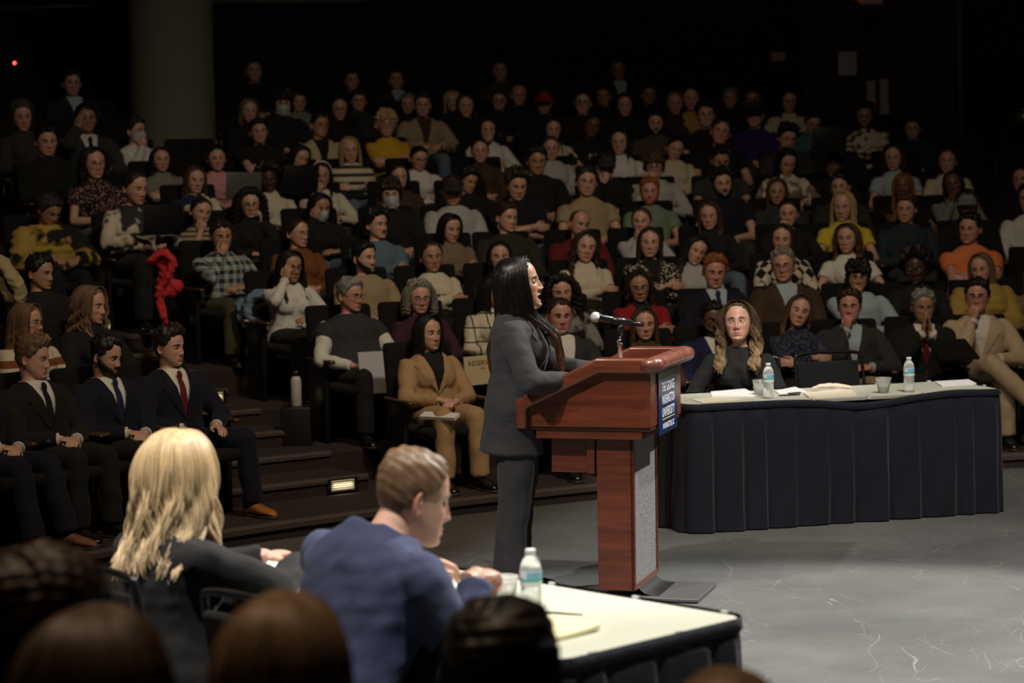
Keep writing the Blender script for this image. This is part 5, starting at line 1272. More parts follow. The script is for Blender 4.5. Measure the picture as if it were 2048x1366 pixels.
# --- blond woman at the near table
q = MB(); shell(q, 'f', .018, .016, .04, 3, 80, 110); curtain(q, .255, 1700, .0023, .024, .008, .16, 8, .85, sides=4, M=44, front=.10, back=.155, tip=.25, tipr=.35, jit=.03, split=1.35, narrow=1.1)
bw_over = dict(lean=-.12, L=A_((.06, -.46, .735), (1, .1, -.6), (-.3, -1, 0), (0, 0, 1), .5), R=A_((-.09, -.47, .735), (-1, .1, -.6), (.5, -.9, 0), (0, 0, 1), .5))
BW = place_hero('woman with long blond hair and black jacket seated at near table, seen from behind', 350, 850, 6.85, math.radians(136), 0, 'f', 'lap', bw_over,
    scale=(1.05, 1.05, 1.115), hair=('x', 'y'), hmt=hair_mat((.50, .36, .19), (.74, .58, .36), .42), hobj=q, skin='fair', top='sweater', tm='plain:black', hrot=(.30, .05, 0), lm='plain:black', shoe='black')
# --- crew-cut man
q = MB(); shell(q, 'm', .014, .004, .16, 4, 110, 150)
r_ = np.random.RandomState(3)
mn_over = dict(hdo=.022, hfwd=.030, lean=-.42, bend=-.05, L=A_((.14, -.44, .75), (.6, .3, -1), (-.4, -1, 0), (0, 0, 1), .5), R=A_((-.13, -.42, .75), (-.35, .4, -1), (.25, -1, -.05), (-.1, 0, 1), .7))
MN_ = place_hero('man with short cropped hair and navy suit leaning over the near table', 812, 889, 6.42, math.radians(135), 0, 'm', 'lap', mn_over,
    hair=('x', 'lb'), hobj=q, skin='fair', scale=(1.09, 1.09, 1.16), top='jacket', tm='plain:suitblue', under='plain:white', hrot=(-.42, .22, 0), lm='plain:navy', shoe='black', head=dict(closed=.5))
# ================================================================ THE AUDIENCE   (x, y = top of the head in the photograph)
# left block, front row, suits
SUIT = dict(under='plain:white', collar='plain:white')
A(-62, 690, 'm', ('short', 'd', 1), 'fair', 'jacket', 'plain:dnavy', 'lap', 'man in navy suit with maroon tie at the very left of the front row', row=0, tie='plain:maroon', shoe='brown', lm='plain:dnavy', legs='fwd', **SUIT)
A(60, 674, 'm', ('swept', 'l', 1), 'fair', 'jacket', 'plain:black', 'lap', 'man with sandy swept hair and black tie in black suit, front row left', row=0, tie='plain:black', lm='plain:black', hr=(.45, .12, .05), **SUIT)
A(205, 670, 'm', ('short', 'k', 2), 'fair', 'jacket', 'plain:dnavy', 'lap', 'man with dark beard and blue tie in dark suit, front row left', ('beard',), row=0, tie='plain:blue', lm='plain:black', hr=(.35, .22, 0), beard=.6, **SUIT)
A(337, 654, 'm', ('swept', 'd', 3), 'fair', 'jacket', 'plain:dnavy', 'thigh', 'man in navy suit with maroon tie and tan brogues beside the aisle stairs', row=0, tie='plain:maroon', lm='plain:dnavy', legs='apart', shoe='tan', hr=(.32, .04, 0), **SUIT)
A(50, 606, 'f', ('shoulder', 'l', 1), 'fair', 'sweater', 'stripe:cream:rust:.35', 'lap', 'woman with glasses and striped cream sweater behind the sandy haired man', ('glasses',), row=1, hr=(.5, .05, 0))
A(176, 570, 'f', ('wavy', 'ly', 1), 'fair', 'turtleneck', 'plain:black', 'lap', 'woman with long wavy blond hair and black sweater in the left block', row=1, hr=(.45, .1, 0))
A(76, 510, 'm', ('short', 'k', 4), 'asian', 'sweater', 'plain:black', 'lap', 'man with short black hair and black crew neck sweater in the left block', row=2, hr=(.4, .1, 0))
A(92, 386, 'm', ('short', 'k', 5), 'olive', 'puffer', 'camo:black:mustard:.45', 'write', 'person hunched in mustard and black jacket with grey knit hat, left block', ('beanie:char',), row=4, hr=(.2, .5, 0))
A(92, 250, 'm', ('short', 'k', 6), 'fair', 'sweater', 'plain:black', 'lap', 'man with short dark hair in black pullover high in the left block', row=6)
A(44, 200, 'f', ('shoulder', 'd', 3), 'fair', 'sweater', 'plain:char', 'lap', 'woman in knit hat barely lit at the far upper left', ('beanie:olive',), row=7)
A(172, 208, 'm', ('short', 'k', 7), 'olive', 'jacket', 'plain:char', 'brow', 'man in dark jacket, white shirt and dark tie raising his arm, upper left', row=7, tie='plain:black', **SUIT)
A(143, 140, 'm', ('short', 'k', 8), 'fair', 'jacket', 'plain:navy', 'lap', 'man in blue jacket sitting highest at the upper left, nearly dark', row=9, tie=None, under='plain:lblue')
# right of the aisle, upper rows left part
A(270, 236, 'm', ('short', 'd', 9), 'fair', 'shirt', 'plain:white', 'chin', 'man in white dress shirt and face mask before the grey column', ('mask',), row=7, collar='plain:white', hr=(.5, .05, 0))
A(187, 292, 'f', ('wavy', 'k', 3), 'fair', 'tee', 'floral:pink:black', 'lap', 'woman with glasses in dark floral blouse below the masked man', ('wireglasses',), row=5)
A(322, 293, 'f', ('long', 'k', 5), 'fair', 'sweater', 'plain:grey', 'cross', 'woman with straight black hair in grey top before the grey column', row=6)
A(265, 338, 'f', ('slick', 'd', 1), 'fair', 'hoodie', 'camo:cream:char:.6', 'write', 'woman in cream and black fleece typing on a dark laptop', row=4, lm='plain:black', hr=(.3, .2, 0))
A(434, 290, 'f', ('bun', 'k', 1), 'fair', 'shirt', 'plain:pink', 'write', 'woman in pink shirt with gold earrings behind a grey laptop', ('earring',), row=6, collar='plain:pink')
A(388, 331, 'f', ('long', 'b', 7), 'fair', 'sweater', 'camo:cream:blue:.5', 'lap', 'woman with brown hair in cream jersey with blue and orange trim', row=5)
A(398, 394, 'f', ('slick', 'd', 3), 'fair', 'tee', 'stripe:tan:char', 'chin', 'woman in striped short sleeve top resting chin on hand beside the aisle', row=4, lm='plain:denim')
A(442, 441, 'm', ('short', 'd', 11), 'tan', 'shirt', 'plaid:lgrey:dteal', 'mouth', 'man in blue plaid shirt with hand over his face at the aisle', row=3, lm='plain:olive')
A(500, 377, 'f', ('bigcurl', 'k', 1), 'fair', 'sweater', 'plain:black', 'cheek', 'woman with long dark curls, glasses and black sweater touching her cheek', ('roundglasses',), row=4)
A(538, 330, 'f', ('afro', 'k', 1), 'dark', 'turtleneck', 'knit:cream', 'lap', 'woman with dark skin in ribbed cream turtleneck', row=5)
A(518, 238, 'm', ('short', 'k', 12), 'fair', 'tee', 'plain:black', 'cross', 'man with black hair and dark tee leaning forward above the pink shirt', row=7)
A(592, 287, 'f', ('long', 'k', 9), 'fair', 'sweater', 'plain:black', 'lap', 'woman with dark hair looking down at a tablet on her lap', row=6, hr=(.2, .3, .2))
A(643, 322, 'f', ('long', 'k', 11), 'asian', 'sweater', 'plain:cream', 'mouth', 'woman with white headband and cream sweater holding hand to mouth', ('band:white',), row=5)
A(637, 384, 'f', ('bob', 'k', 1), 'asian', 'hoodie', 'plain:black', 'brow', 'person in black hoodie with white logo holding forehead, mask lowered', ('mask',), row=4, key='hood', hr=(.1, .25, 0))
A(592, 435, 'f', ('slick', 'd', 5), 'fair', 'sweater', 'plain:rust', 'lap', 'woman with glasses and pulled back hair in rust jacket', ('wireglasses',), row=3, hr=(.4, .05, 0))
A(578, 499, 'f', ('long', 'k', 13), 'asian', 'shirt', 'plain:white', 'brow', 'woman in loose white blouse with long black hair touching her temple', ('roundglasses',), row=2, collar='plain:white', hr=(.1, .1, 0))
A(637, 226, 'm', ('short', 'k', 14), 'asian', 'jacket', 'plain:beige', 'lap', 'man with glasses in black tee under open beige cardigan', ('glasses',), row=7, under='plain:black', hr=(.2, -.05, .15))
A(700, 272, 'f', ('long', 'y', 15), 'fair', 'sweater', 'stripe:cream:char:.55', 'cross', 'woman with long blond hair in cream and black striped sweater', row=6)
A(773, 222, 'f', ('mop', 'y', 1), 'fair', 'sweater', 'plain:gold', 'cross', 'woman with short blond hair and glasses in bright yellow sweatshirt', ('glasses',), row=7)
A(835, 290, 'f', ('slick', 'k', 7), 'fair', 'polo', 'plain:white', 'write', 'woman with glasses looking down in white collared zip top', ('glasses',), row=6, collar='plain:white', hr=(.1, .3, 0))
A(797, 326, 'f', ('long', 'k', 17), 'fair', 'sweater', 'plain:brown', 'lap', 'woman with long dark hair smiling behind the white respirator mask', row=5)
A(782, 359, 'm', ('mop', 'd', 2), 'fair', 'jacket', 'plain:black', 'lap', 'person with brown bangs and white respirator mask in black jacket', ('mask',), row=4, under='plain:black', dyaw=0)
A(752, 419, 'm', ('curly', 'k', 3), 'fair', 'shirt', 'plain:denim', 'cross', 'man with moustache in blue denim shirt, arms folded', ('moustache',), row=3, collar='plain:denim', hr=(.35, 0, 0))
A(727, 484, 'm', ('short', 'k', 15), 'fair', 'sweater', 'knit:tan', 'lap', 'man with short dark hair in grey beige knit sweater above the vested man', ('stubble',), row=2, hr=(.4, .0, 0), beard=.3)
A(697, 556, 'm', ('short', 'gw', 16), 'pink', 'vest', 'plain:char', 'thigh', 'grey haired man in dark fleece vest, white sleeves and black glasses holding papers', ('glasses',), row=1, collar='plain:white', belly=.13, sleeves='plain:white', hr=(.42, .08, 0), lm='plain:black')
A(838, 562, 'f', ('midcurl', 'g', 1), 'fair', 'sweater', 'plain:plum', 'lap', 'woman with grey curls and glasses in plum top and patterned scarf', ('glasses',), row=1)
A(855, 629, 'f', ('long', 'k', 19), 'fair', 'jacket', 'plain:camel', 'lap', 'woman in camel pantsuit and black top in the front row', row=0, under='plain:black', lm='plain:camel', hr=(.22, .0, 0))
A(864, 480, 'f', ('bun', 'd', 2), 'tan', 'sweater', 'plain:cream', 'cross', 'woman in cream sweater with small flag on the chest, arms folded', ('earring',), row=2)
A(897, 425, 'f', ('long', 'k', 21), 'fair', 'sweater', 'plain:taupe', 'cross', 'woman with long dark hair in taupe cardigan looking down', row=3, hr=(.2, .2, 0))
A(905, 352, 'm', ('short', 'd', 17), 'tan', 'hoodie', 'plain:lgrey', 'lap', 'man in dark green cap and light grey hoodie', ('cap:dolive',), row=4)
A(845, 185, 'm', ('short', 'd', 18), 'fair', 'jacket', 'plain:tan', 'write', 'person in open tan shirt over brown tee looking at a phone, upper rows', row=8, under='plain:brown')
A(815, 198, 'f', ('bob', 'k', 3), 'fair', 'sweater', 'plain:black', 'lap', 'person in grey knit beanie, face lit, upper rows', ('beanie:grey',), row=9)
A(596, 194, 'm', ('short', 'k', 19), 'fair', 'sweater', 'plain:grey', 'lap', 'man whose face is half lit behind the masked person, upper rows', row=9)
A(565, 181, 'm', ('mop', 'k', 4), 'fair', 'sweater', 'plain:black', 'lap', 'dark haired person in pale face mask, upper rows', ('mask',), row=8)
A(497, 196, 'f', ('bob', 'l', 5), 'fair', 'sweater', 'plain:black', 'lap', 'person with light brown hair turned sideways beside the column, upper rows', row=8)
A(678, 190, 'f', ('long', 'k', 23), 'fair', 'sweater', 'plain:black', 'lap', 'woman with black hair and blue tinted glasses in the dark upper rows', ('glasses',), row=8)
A(717, 192, 'm', ('short', 'd', 20), 'fair', 'sweater', 'plain:char', 'lap', 'man with short hair barely lit beside the blue tinted glasses', row=9)
A(508, 118, 'm', ('short', 'd', 21), 'fair', 'sweater', 'plain:black', 'lap', 'nearly dark man sitting alone highest near the column', row=10)
A(703, 140, 'm', ('short', 'd', 22), 'fair', 'sweater', 'plain:black', 'lap', 'nearly dark man in top row above the blue tinted glasses', row=10)
A(792, 138, 'm', ('short', 'd', 23), 'fair', 'jacket', 'plain:char', 'lap', 'nearly dark man in top row above the grey beanie', row=10, under='plain:lblue')
A(906, 180, 'f', ('shoulder', 'y', 5), 'fair', 'sweater', 'plain:navy', 'lap', 'woman with fair hair in blue top in the dark upper rows', row=9)
A(932, 186, 'f', ('long', 'd', 25), 'fair', 'sweater', 'plain:black', 'lap', 'woman with long brown hair in black in the dark upper rows', row=8)
A(998, 185, 'm', ('slick', 'k', 9), 'fair', 'sweater', 'plain:black', 'lap', 'person with glasses, face half lit, above the drinking person', ('glasses',), row=9)
A(1000, 118, 'm', ('short', 'd', 24), 'pink', 'shirt', 'plain:brown', 'lap', 'nearly dark man in brown shirt sitting highest in the centre', row=10)
A(1037, 168, 'm', ('bald', 'g', 1), 'pink', 'shirt', 'plain:navy', 'lap', 'bald man in dark patterned shirt in the dark upper rows', row=9)
A(975, 234, 'f', ('bob', 'k', 7), 'fair', 'sweater', 'plain:white', 'drink', 'person in white sweatshirt drinking from a dark bottle', row=7)
A(960, 276, 'f', ('slick', 'd', 11), 'fair', 'turtleneck', 'plain:brown', 'lap', 'woman with pulled back hair in brown turtleneck', row=6)
A(930, 340, 'm', ('curly', 'k', 5), 'tan', 'hoodie', 'plain:black', 'lap', 'man with curly black hair leaning sideways behind the green cap', row=5, hr=(.3, .2, .2))
A(1032, 337, 'm', ('curly', 'd', 6), 'fair', 'polo', 'plain:dnavy', 'cross', 'man with dark curls in navy polo shirt, arms folded, looking down', row=4, hr=(.0, .3, 0))
A(1073, 292, 'm', ('short', 'd', 25), 'tan', 'hoodie', 'plain:black', 'lap', 'man with brown hair in black hoodie with pale drawstrings', row=5)
A(1102, 270, 'f', ('slick', 'b', 13), 'fair', 'hoodie', 'plain:lgrey', 'lap', 'woman in pale grey hooded sweater behind the black hoodie man', row=6)
A(1106, 234, 'f', ('long', 'k', 27), 'fair', 'tee', 'plain:cream', 'mouth', 'woman with black hair in cream tee holding hand to face', row=7)
A(1088, 178, 'm', ('short', 'k', 26), 'tan', 'sweater', 'plain:black', 'lap', 'person in red cap in the dark upper rows', ('cap:red',), row=8)
A(1172, 333, 'm', ('short', 'd', 27), 'fair', 'tee', 'plain:tan', 'lap', 'man with short brown hair in tan tee with dark print', row=4)
A(1012, 405, 'm', ('short', 'd', 28), 'fair', 'sweater', 'plain:dolive', 'lap', 'man with short brown hair in dark green sweater', row=3, hr=(.25, .05, .05))
A(1155, 418, 'm', ('bald', 'b', 3), 'pink', 'sweater', 'plain:maroon', 'lap', 'bald man in maroon sweater behind the white turtleneck', row=3, hr=(.2, .15, .12))
A(1000, 481, 'f', ('long', 'k', 29), 'fair', 'sweater', 'plain:black', 'lap', 'woman with long black hair just above the speaking woman', row=2)
A(984, 550, 'f', ('long', 'k', 31), 'asian', 'sweater', 'grid:cream:char', 'lap', 'woman with long black hair in cream sweater with grid lines', row=1, hr=(.4, .05, 0))
A(1168, 462, 'f', ('wavy', 'd', 5), 'fair', 'turtleneck', 'knit:cream', 'cross', 'woman with dark wavy hair in white turtleneck sweater, arms folded', row=2, hr=(-.1, .0, .15))
A(1180, 228, 'm', ('slick', 'k', 15), 'brown', 'hoodie', 'plain:black', 'lap', 'man tilting his head in black hoodie with white letters', row=7, hr=(-.1, .0, .3), key='letters')
A(1165, 181, 'm', ('crew', 'k', 3), 'fair', 'sweater', 'plain:black', 'lap', 'man with glasses and brightly lit face in the upper rows', ('glasses',), row=8)
A(1250, 184, 'f', ('long', 'k', 33), 'fair', 'sweater', 'plain:black', 'lap', 'woman with black hair and brightly lit face in the upper rows', row=8)
A(1208, 172, 'm', ('short', 'k', 29), 'olive', 'tee', 'plain:dnavy', 'lap', 'man in dark crew neck between two lit faces, upper rows', row=9)
A(1237, 115, 'm', ('short', 'k', 30), 'olive', 'jacket', 'plain:black', 'lap', 'nearly dark man in black jacket over pale shirt, top row centre', row=10, under='plain:lblue')
A(1212, 302, 'm', ('short', 'k', 31), 'fair', 'hoodie', 'plain:black', 'mouth', 'man in black cap resting face on hand', ('cap:char',), row=5, hr=(-.1, .3, 0))
A(1240, 256, 'f', ('long', 'k', 35), 'fair', 'tee', 'plain:white', 'lap', 'woman with long black hair in white short sleeve top', row=6)
A(1125, 551, 'f', ('bigcurl', 'k', 3), 'fair', 'sweater', 'camo:grey:dolive', 'lap', 'woman with big dark curls in grey patterned cardigan', row=1)
A(1120, 594, 'm', ('crew', 'd', 5), 'pink', 'jacket', 'plain:char', 'lap', 'young man in grey suit and open white collar behind the speaking woman', row=0, lm='plain:char', hr=(-.12, .05, 0), **SUIT)
A(1311, 220, 'm', ('short', 'k', 32), 'fair', 'hoodie', 'plain:olive', 'lap', 'man with full dark beard in olive hoodie', ('beard',), row=7)
A(1297, 168, 'm', ('short', 'k', 33), 'olive', 'sweater', 'plain:black', 'lap', 'man barely lit behind the olive hoodie, upper rows', row=9)
A(1350, 181, 'f', ('slick', 'r', 1), 'pink', 'sweater', 'plain:plum', 'lap', 'person with reddish hair in dark pink top, upper rows', row=8)
A(1345, 270, 'f', ('slick', 'k', 17), 'fair', 'sweater', 'knit:cream', 'lap', 'woman in cream knit sweater with head tilted, looking down', row=6, hr=(.0, .25, .25))
A(1309, 305, 'm', ('mop', 'b', 6), 'fair', 'sweater', 'plain:lgrey', 'mouth', 'person with brown fringe and glasses in grey jacket, hand on mouth', ('glasses',), row=5)
A(1300, 355, 'm', ('short', 'r', 34), 'pink', 'tee', 'plain:green', 'lap', 'man with ginger hair and beard in green tee', ('stubble',), row=4, beard=.5)
A(1284, 414, 'f', ('bun', 'b', 4), 'fair', 'sweater', 'plain:lgrey', 'chin', 'woman with pinned brown hair in pale sweater, chin on hand', row=3)
A(1300, 453, 'f', ('xlong', 'd', 7), 'fair', 'jacket', 'spots:cream:black', 'cross', 'woman with very long brown hair in leopard spotted jacket', row=2, under='plain:black')
A(1280, 540, 'f', ('wavy', 'd', 9), 'tan', 'jacket', 'plain:red', 'cross', 'woman with glasses and dark hair in red jacket', ('glasses',), row=1, under='plain:black')
A(1289, 614, 'f', ('shoulder', 'b', 9), 'fair', 'sweater', 'plain:brown', 'lap', 'young woman with brown hair right behind the microphone', row=0, hr=(-.15, .0, 0))
A(1385, 470, 'f', ('wavy', 'k', 11), 'fair', 'turtleneck', 'knit:lgrey', 'lap', 'woman with dark hair and tilted head in pale grey turtleneck', row=2, hr=(.0, .1, .35))
A(1428, 508, 'm', ('short', 'r', 36), 'pink', 'jacket', 'plain:dnavy', 'lap', 'man with ginger hair in dark suit and blue tie', row=1, tie='plain:blue', under='plain:lblue', collar='plain:lblue', hr=(-.1, .15, .05))
A(1425, 604, 'm', ('short', 'k', 37), 'brown', 'jacket', 'plain:blue', 'lap', 'bearded man with glasses in blue suit left of the wavy haired woman', ('beard', 'glasses'), row=0, under='plain:white', collar='plain:white', hr=(.0, .1, 0))
A(1421, 401, 'f', ('xlong', 'bl', 11), 'fair', 'turtleneck', 'plain:black', 'lap', 'woman with very long light brown hair in black top', row=3)
A(1412, 204, 'm', ('curly', 'k', 7), 'fair', 'tee', 'plain:black', 'lap', 'man with dark wavy hair in black tee, upper rows', row=7)
A(1438, 236, 'm', ('short', 'k', 38), 'pink', 'tee', 'plain:dnavy', 'lap', 'man with short hair leaning his head, arms on knees, dark tee', row=6, hr=(-.1, -.05, .2))
A(1383, 172, 'f', ('slick', 'd', 19), 'fair', 'sweater', 'plain:mustard', 'lap', 'person in mustard jacket barely lit in the upper rows', row=8)
A(1440, 290, 'm', ('short', 'k', 39), 'tan', 'tee', 'plain:char', 'lap', 'man with dark hair in grey tee bowed over his lap', row=5, hr=(0, .35, 0))
A(1446, 336, 'm', ('curly', 'k', 8), 'fair', 'tee', 'plain:dnavy', 'lap', 'man with dark curls, beard and gold pendant in navy tee', ('beard',), row=4, hr=(0, .12, -.1))
A(1510, 205, 'm', ('short', 'd', 40), 'fair', 'sweater', 'plain:purple', 'lap', 'man in navy cap and purple pullover with white collar', ('cap:dnavy',), row=7, collar='plain:white')
A(1507, 178, 'f', ('long', 'b', 13), 'fair', 'sweater', 'plain:black', 'lap', 'woman with glasses and lit face above the navy cap', ('glasses',), row=9)
A(1460, 180, 'm', ('short', 'g', 41), 'fair', 'sweater', 'plain:black', 'lap', 'grey haired person barely lit left of the navy cap', row=9)
A(1555, 356, 'f', ('long', 'b', 15), 'tan', 'sweater', 'plain:char', 'lap', 'woman with straight brown hair in charcoal sweater', row=4)
A(1577, 396, 'f', ('slick', 'k', 21), 'fair', 'sweater', 'plain:black', 'mouth', 'woman with pulled back black hair covering mouth with hand', row=3)
A(1565, 446, 'f', ('long', 'd', 37), 'fair', 'sweater', 'check:cream:black', 'lap', 'woman with dark hair in cream and black diamond coat', row=2)
A(1569, 497, 'm', ('short', 'g', 42), 'pink', 'jacket', 'plain:brown', 'lap', 'grey haired man with glasses in brown blazer and blue shirt', ('glasses',), row=1, under='plain:lblue', collar='plain:lblue', belly=.05)
A(1571, 292, 'f', ('long', 'k', 39), 'fair', 'sweater', 'camo:cream:taupe', 'write', 'woman bowed over her lap in cream and brown sweater', row=5, hr=(.1, .45, 0))
A(1571, 246, 'm', ('curly', 'k', 9), 'fair', 'sweater', 'plain:char', 'lap', 'man with curly dark hair looking down in dark grey sweater', row=6, hr=(.1, .35, .1))
A(1577, 176, 'f', ('long', 'k', 41), 'fair', 'sweater', 'plain:cream', 'write', 'woman with long black hair in cream top near the rear doors', row=8, hr=(0, .2, 0))
A(1593, 588, 'f', ('shoulder', 'b', 17), 'fair', 'shirt', 'dots:navy:lgrey', 'cross', 'woman in navy dotted wrap dress with tilted head, front row', row=0, hr=(-.1, -.08, .25), lm='plain:black')
A(1623, 216, 'm', ('short', 'k', 43), 'fair', 'hoodie', 'plain:teal', 'lap', 'person bowed in teal hoodie', row=7, hr=(.1, .5, 0))
A(1666, 160, 'm', ('bald', 'd', 5), 'tan', 'sweater', 'plain:black', 'lap', 'bald man in black sweater before the rear doors', row=9)
A(1675, 256, 'm', ('crew', 'k', 7), 'brown', 'sweater', 'plain:black', 'mouth', 'man with dark skin holding hands to mouth behind a black laptop', row=6)
A(1667, 302, 'f', ('slick', 'k', 23), 'brown', 'sweater', 'plain:black', 'lap', 'woman with dark skin and pulled back hair in black', row=5)
A(1682, 346, 'm', ('short', 'k', 44), 'fair', 'sweater', 'plain:dolive', 'lap', 'man with dark hair directly behind the blond woman in yellow', row=4)
A(1688, 380, 'f', ('long', 'y', 43), 'fair', 'tee', 'plain:yellow', 'lap', 'woman with long blond hair in yellow top', row=3)
A(1697, 445, 'f', ('wavy', 'b', 13), 'fair', 'tee', 'plain:white', 'thigh', 'woman with brown hair in white tee with black straps', row=2)
A(1716, 521, 'm', ('mop', 'k', 8), 'asian', 'sweater', 'plain:lblue', 'chin', 'man with black fringe in pale blue sweater and tie, chin on hand', row=1, hr=(-.1, .12, 0))
A(1700, 579, 'm', ('short', 'd', 45), 'pink', 'jacket', 'plain:char', 'chin', 'man in dark blazer and blue shirt with hand at chin, front row', row=0, under='plain:lblue', collar='plain:lblue', lm='plain:tan', belly=.05, hr=(-.25, .02, 0))
A(1730, 206, 'm', ('curly', 'k', 11), 'tan', 'sweater', 'camo:cream:brown', 'cross', 'man with glasses in brown and cream camouflage sweater', ('glasses', 'stubble'), row=7)
A(1790, 286, 'f', ('wavy', 'd', 15), 'fair', 'tee', 'plain:lblue', 'lap', 'woman with long brown hair in pale blue shirt', row=5)
A(1807, 345, 'f', ('long', 'r', 45), 'brown', 'tee', 'plain:black', 'chin', 'woman with reddish braids in black top, chin on fist', row=4)
A(1813, 388, 'm', ('short', 'b', 46), 'fair', 'shirt', 'plaid:char:dteal:.7', 'lap', 'man in dark plaid shirt over blue and yellow tee', row=3)
A(1826, 236, 'm', ('curly', 'k', 12), 'fair', 'shirt', 'plain:dteal', 'lap', 'man with dark hair in dark blue shirt right of the camouflage sweater', row=7, collar='plain:dteal')
A(1835, 503, 'f', ('afro', 'k', 3), 'dark', 'sweater', 'plain:black', 'lap', 'person with dark skin and round glasses all in black', ('wireglasses',), row=1)
A(1846, 579, 'm', ('short', 'gk', 47), 'olive', 'jacket', 'plain:black', 'pray', 'grey haired man in dark suit and red tie with palms pressed together', row=0, tie='plain:maroon', lm='plain:black', hr=(-.05, .08, 0), **SUIT)
A(1896, 295, 'f', ('bun', 'b', 6), 'fair', 'sweater', 'plain:cream', 'lap', 'woman with white scrunchie and cream sweater, upper right', row=5)
A(1910, 341, 'f', ('xlong', 'k', 47), 'brown', 'sweater', 'plain:grey', 'chin', 'woman with very long black hair in grey sweater, chin on hand', row=4)
A(1937, 380, 'm', ('short', 'k', 48), 'pink', 'sweater', 'plain:black', 'lap', 'man in grey cap and black sweater behind the orange tee', ('cap:grey', 'stubble'), row=3, beard=.5)
A(1941, 425, 'm', ('short', 'k', 49), 'pink', 'tee', 'plain:orange', 'cross', 'man in orange tee, arms folded', row=2, belly=.08)
A(1966, 504, 'f', ('long', 'l', 49), 'fair', 'puffer', 'plain:mustard', 'lap', 'woman with light brown hair in mustard puffer jacket', row=1)
A(1956, 558, 'm', ('short', 'k', 50), 'pink', 'jacket', 'plain:beige', 'chin', 'man with round glasses in cream suit with hand at chin, front row', ('roundglasses',), row=0, lm='plain:beige', legs='crossL', hr=(-.2, -.02, 0), **SUIT)
A(2046, 330, 'm', ('wavy', 'k', 17), 'fair', 'sweater', 'plain:black', 'lap', 'dark haired person in black cut by the right picture edge', row=4)
A(2062, 366, 'm', ('short', 'k', 51), 'fair', 'shirt', 'plain:white', 'lap', 'man in white shirt cut by the right picture edge', row=3, collar='plain:white')
A(2075, 520, 'f', ('long', 'b', 51), 'fair', 'sweater', 'plain:taupe', 'lap', 'person in taupe sweater cut by the right edge behind the mustard jacket', row=1)
_pl = place_audience()
# empty theatre seats that show between people
def free_seats():
    occ = {}
    for k, a, d in _pl: occ.setdefault(k, []).append(a)
    cnt = 0
    words = ['front', 'second', 'third', 'fourth', 'fifth', 'sixth', 'seventh', 'eighth', 'ninth', 'tenth', 'top']
    for k in range(NROW):
        R_ = 11.95+.9*k; step = math.degrees(.56/R_); oc = sorted(occ.get(k, []))
        for lo, hi, side in ((A_L+math.degrees(.3/R_), 150, 'left'), (88, A_R-math.degrees(.3/R_), 'right')):
            pts = [lo-step*.5]+[a for a in oc if lo-1 < a < hi+1]+[hi+step*.5]
            for a0, a1 in zip(pts[:-1], pts[1:]):
                n = int((a1-a0)/step+.08)-1
                for j in range(n):
                    a = a0+(a1-a0)*(j+1)/(n+1); x, y, z = pol(R_, a, row_z(k)); px, py = project((x, y, z+.7))
                    if -40 < px < 2090 and py > 60:
                        yaw = body_yaw(Vector((x, y, z)))
                        make_seat('empty black theater seat in the %s row of the %s block' % (words[k], side), (x, y, z), yaw, group='empty theater seats in the %s row, %s block' % (words[k], side)); cnt += 1
    print('free seats', cnt)
free_seats()
for a in sorted(AUD, key=lambda a: (a['k'], a['x'])):
    o = a['opts'][a['k']]
    if not .86 <= o[4] <= 1.12: print('SCALE', a['k'], a['x'], a['y'], round(o[4], 3))
# ================================================================ PROPS
def water_bottle(label, pos):
    t = thing('water_bottle', label, 'bottle', pos)
    gl = bpy.data.materials.get('clear_plastic')
    if gl is None:
        gl, n, b = nt('clear_plastic'); b.inputs['Transmission Weight'].default_value = .72; b.inputs['Roughness'].default_value = .10; b.inputs['IOR'].default_value = 1.25; b.inputs['Base Color'].default_value = (.96, .98, .98, 1)
    pr = [(.0, .004), (.022, .0), (.029, .004), (.0325, .012)]
    for k in range(9): z = .02+k*.0095; pr += [(.0325, z), (.0300, z+.0048)]
    pr += [(.0325, .108), (.0325, .145), (.031, .155), (.026, .172), (.018, .185), (.0125, .190), (.0125, .197)]
    q = MB(); lathe(q, pr, 32); mk('bottle_body', q, t, [gl])
    q = MB(); lathe(q, [(.0, .1905), (.0150, .1905), (.0152, .205), (.0140, .2075), (.0, .2075)], 24); mk('bottle_cap', q, t, [plain('cap_white', (.8, .8, .8), .4)])
    q = MB(); c = []; pl = [(.0329, .098), (.0330, .1), (.0330, .112), (.0330, .1125), (.0330, .122), (.0330, .1225), (.0330, .142), (.0329, .145)]
    lathe(q, pl, 32); o = mk('bottle_label', q, t, [plain('label_white', (.72, .78, .80), .45), plain('label_green', (.10, .48, .36), .45), plain('label_blue', (.22, .45, .70), .45)])
    for p in o.data.polygons:
        z = p.center.z; p.material_index = 1 if .1118 < z < .1222 else (2 if .1222 < z < .142 and p.center.x > -.01 else 0)
    return t
def cup(label, pos):
    t = thing('plastic_cup', label, 'cup', pos)
    gl, n, b = nt('cup_plastic'); b.inputs['Transmission Weight'].default_value = .82; b.inputs['Roughness'].default_value = .10; b.inputs['IOR'].default_value = 1.2
    q = MB(); lathe(q, [(.0, .002), (.030, .0), (.031, .004), (.046, .088), (.048, .090), (.0475, .092), (.045, .090), (.0295, .005), (.0, .005)], 32); mk('cup_wall', q, t, [gl])
    q = MB(); tube(q, [(.0455*math.cos(a), .0455*math.sin(a), .048+.006*math.sin(a)) for a in np.linspace(0, 2*PI, 25)], .0012, 6); mk('green_stripe', q, t, [plain('cup_green', (.12, .50, .18), .4)])
    return t
def on_table(px, py, z=.741): return at_height(px, py, z)
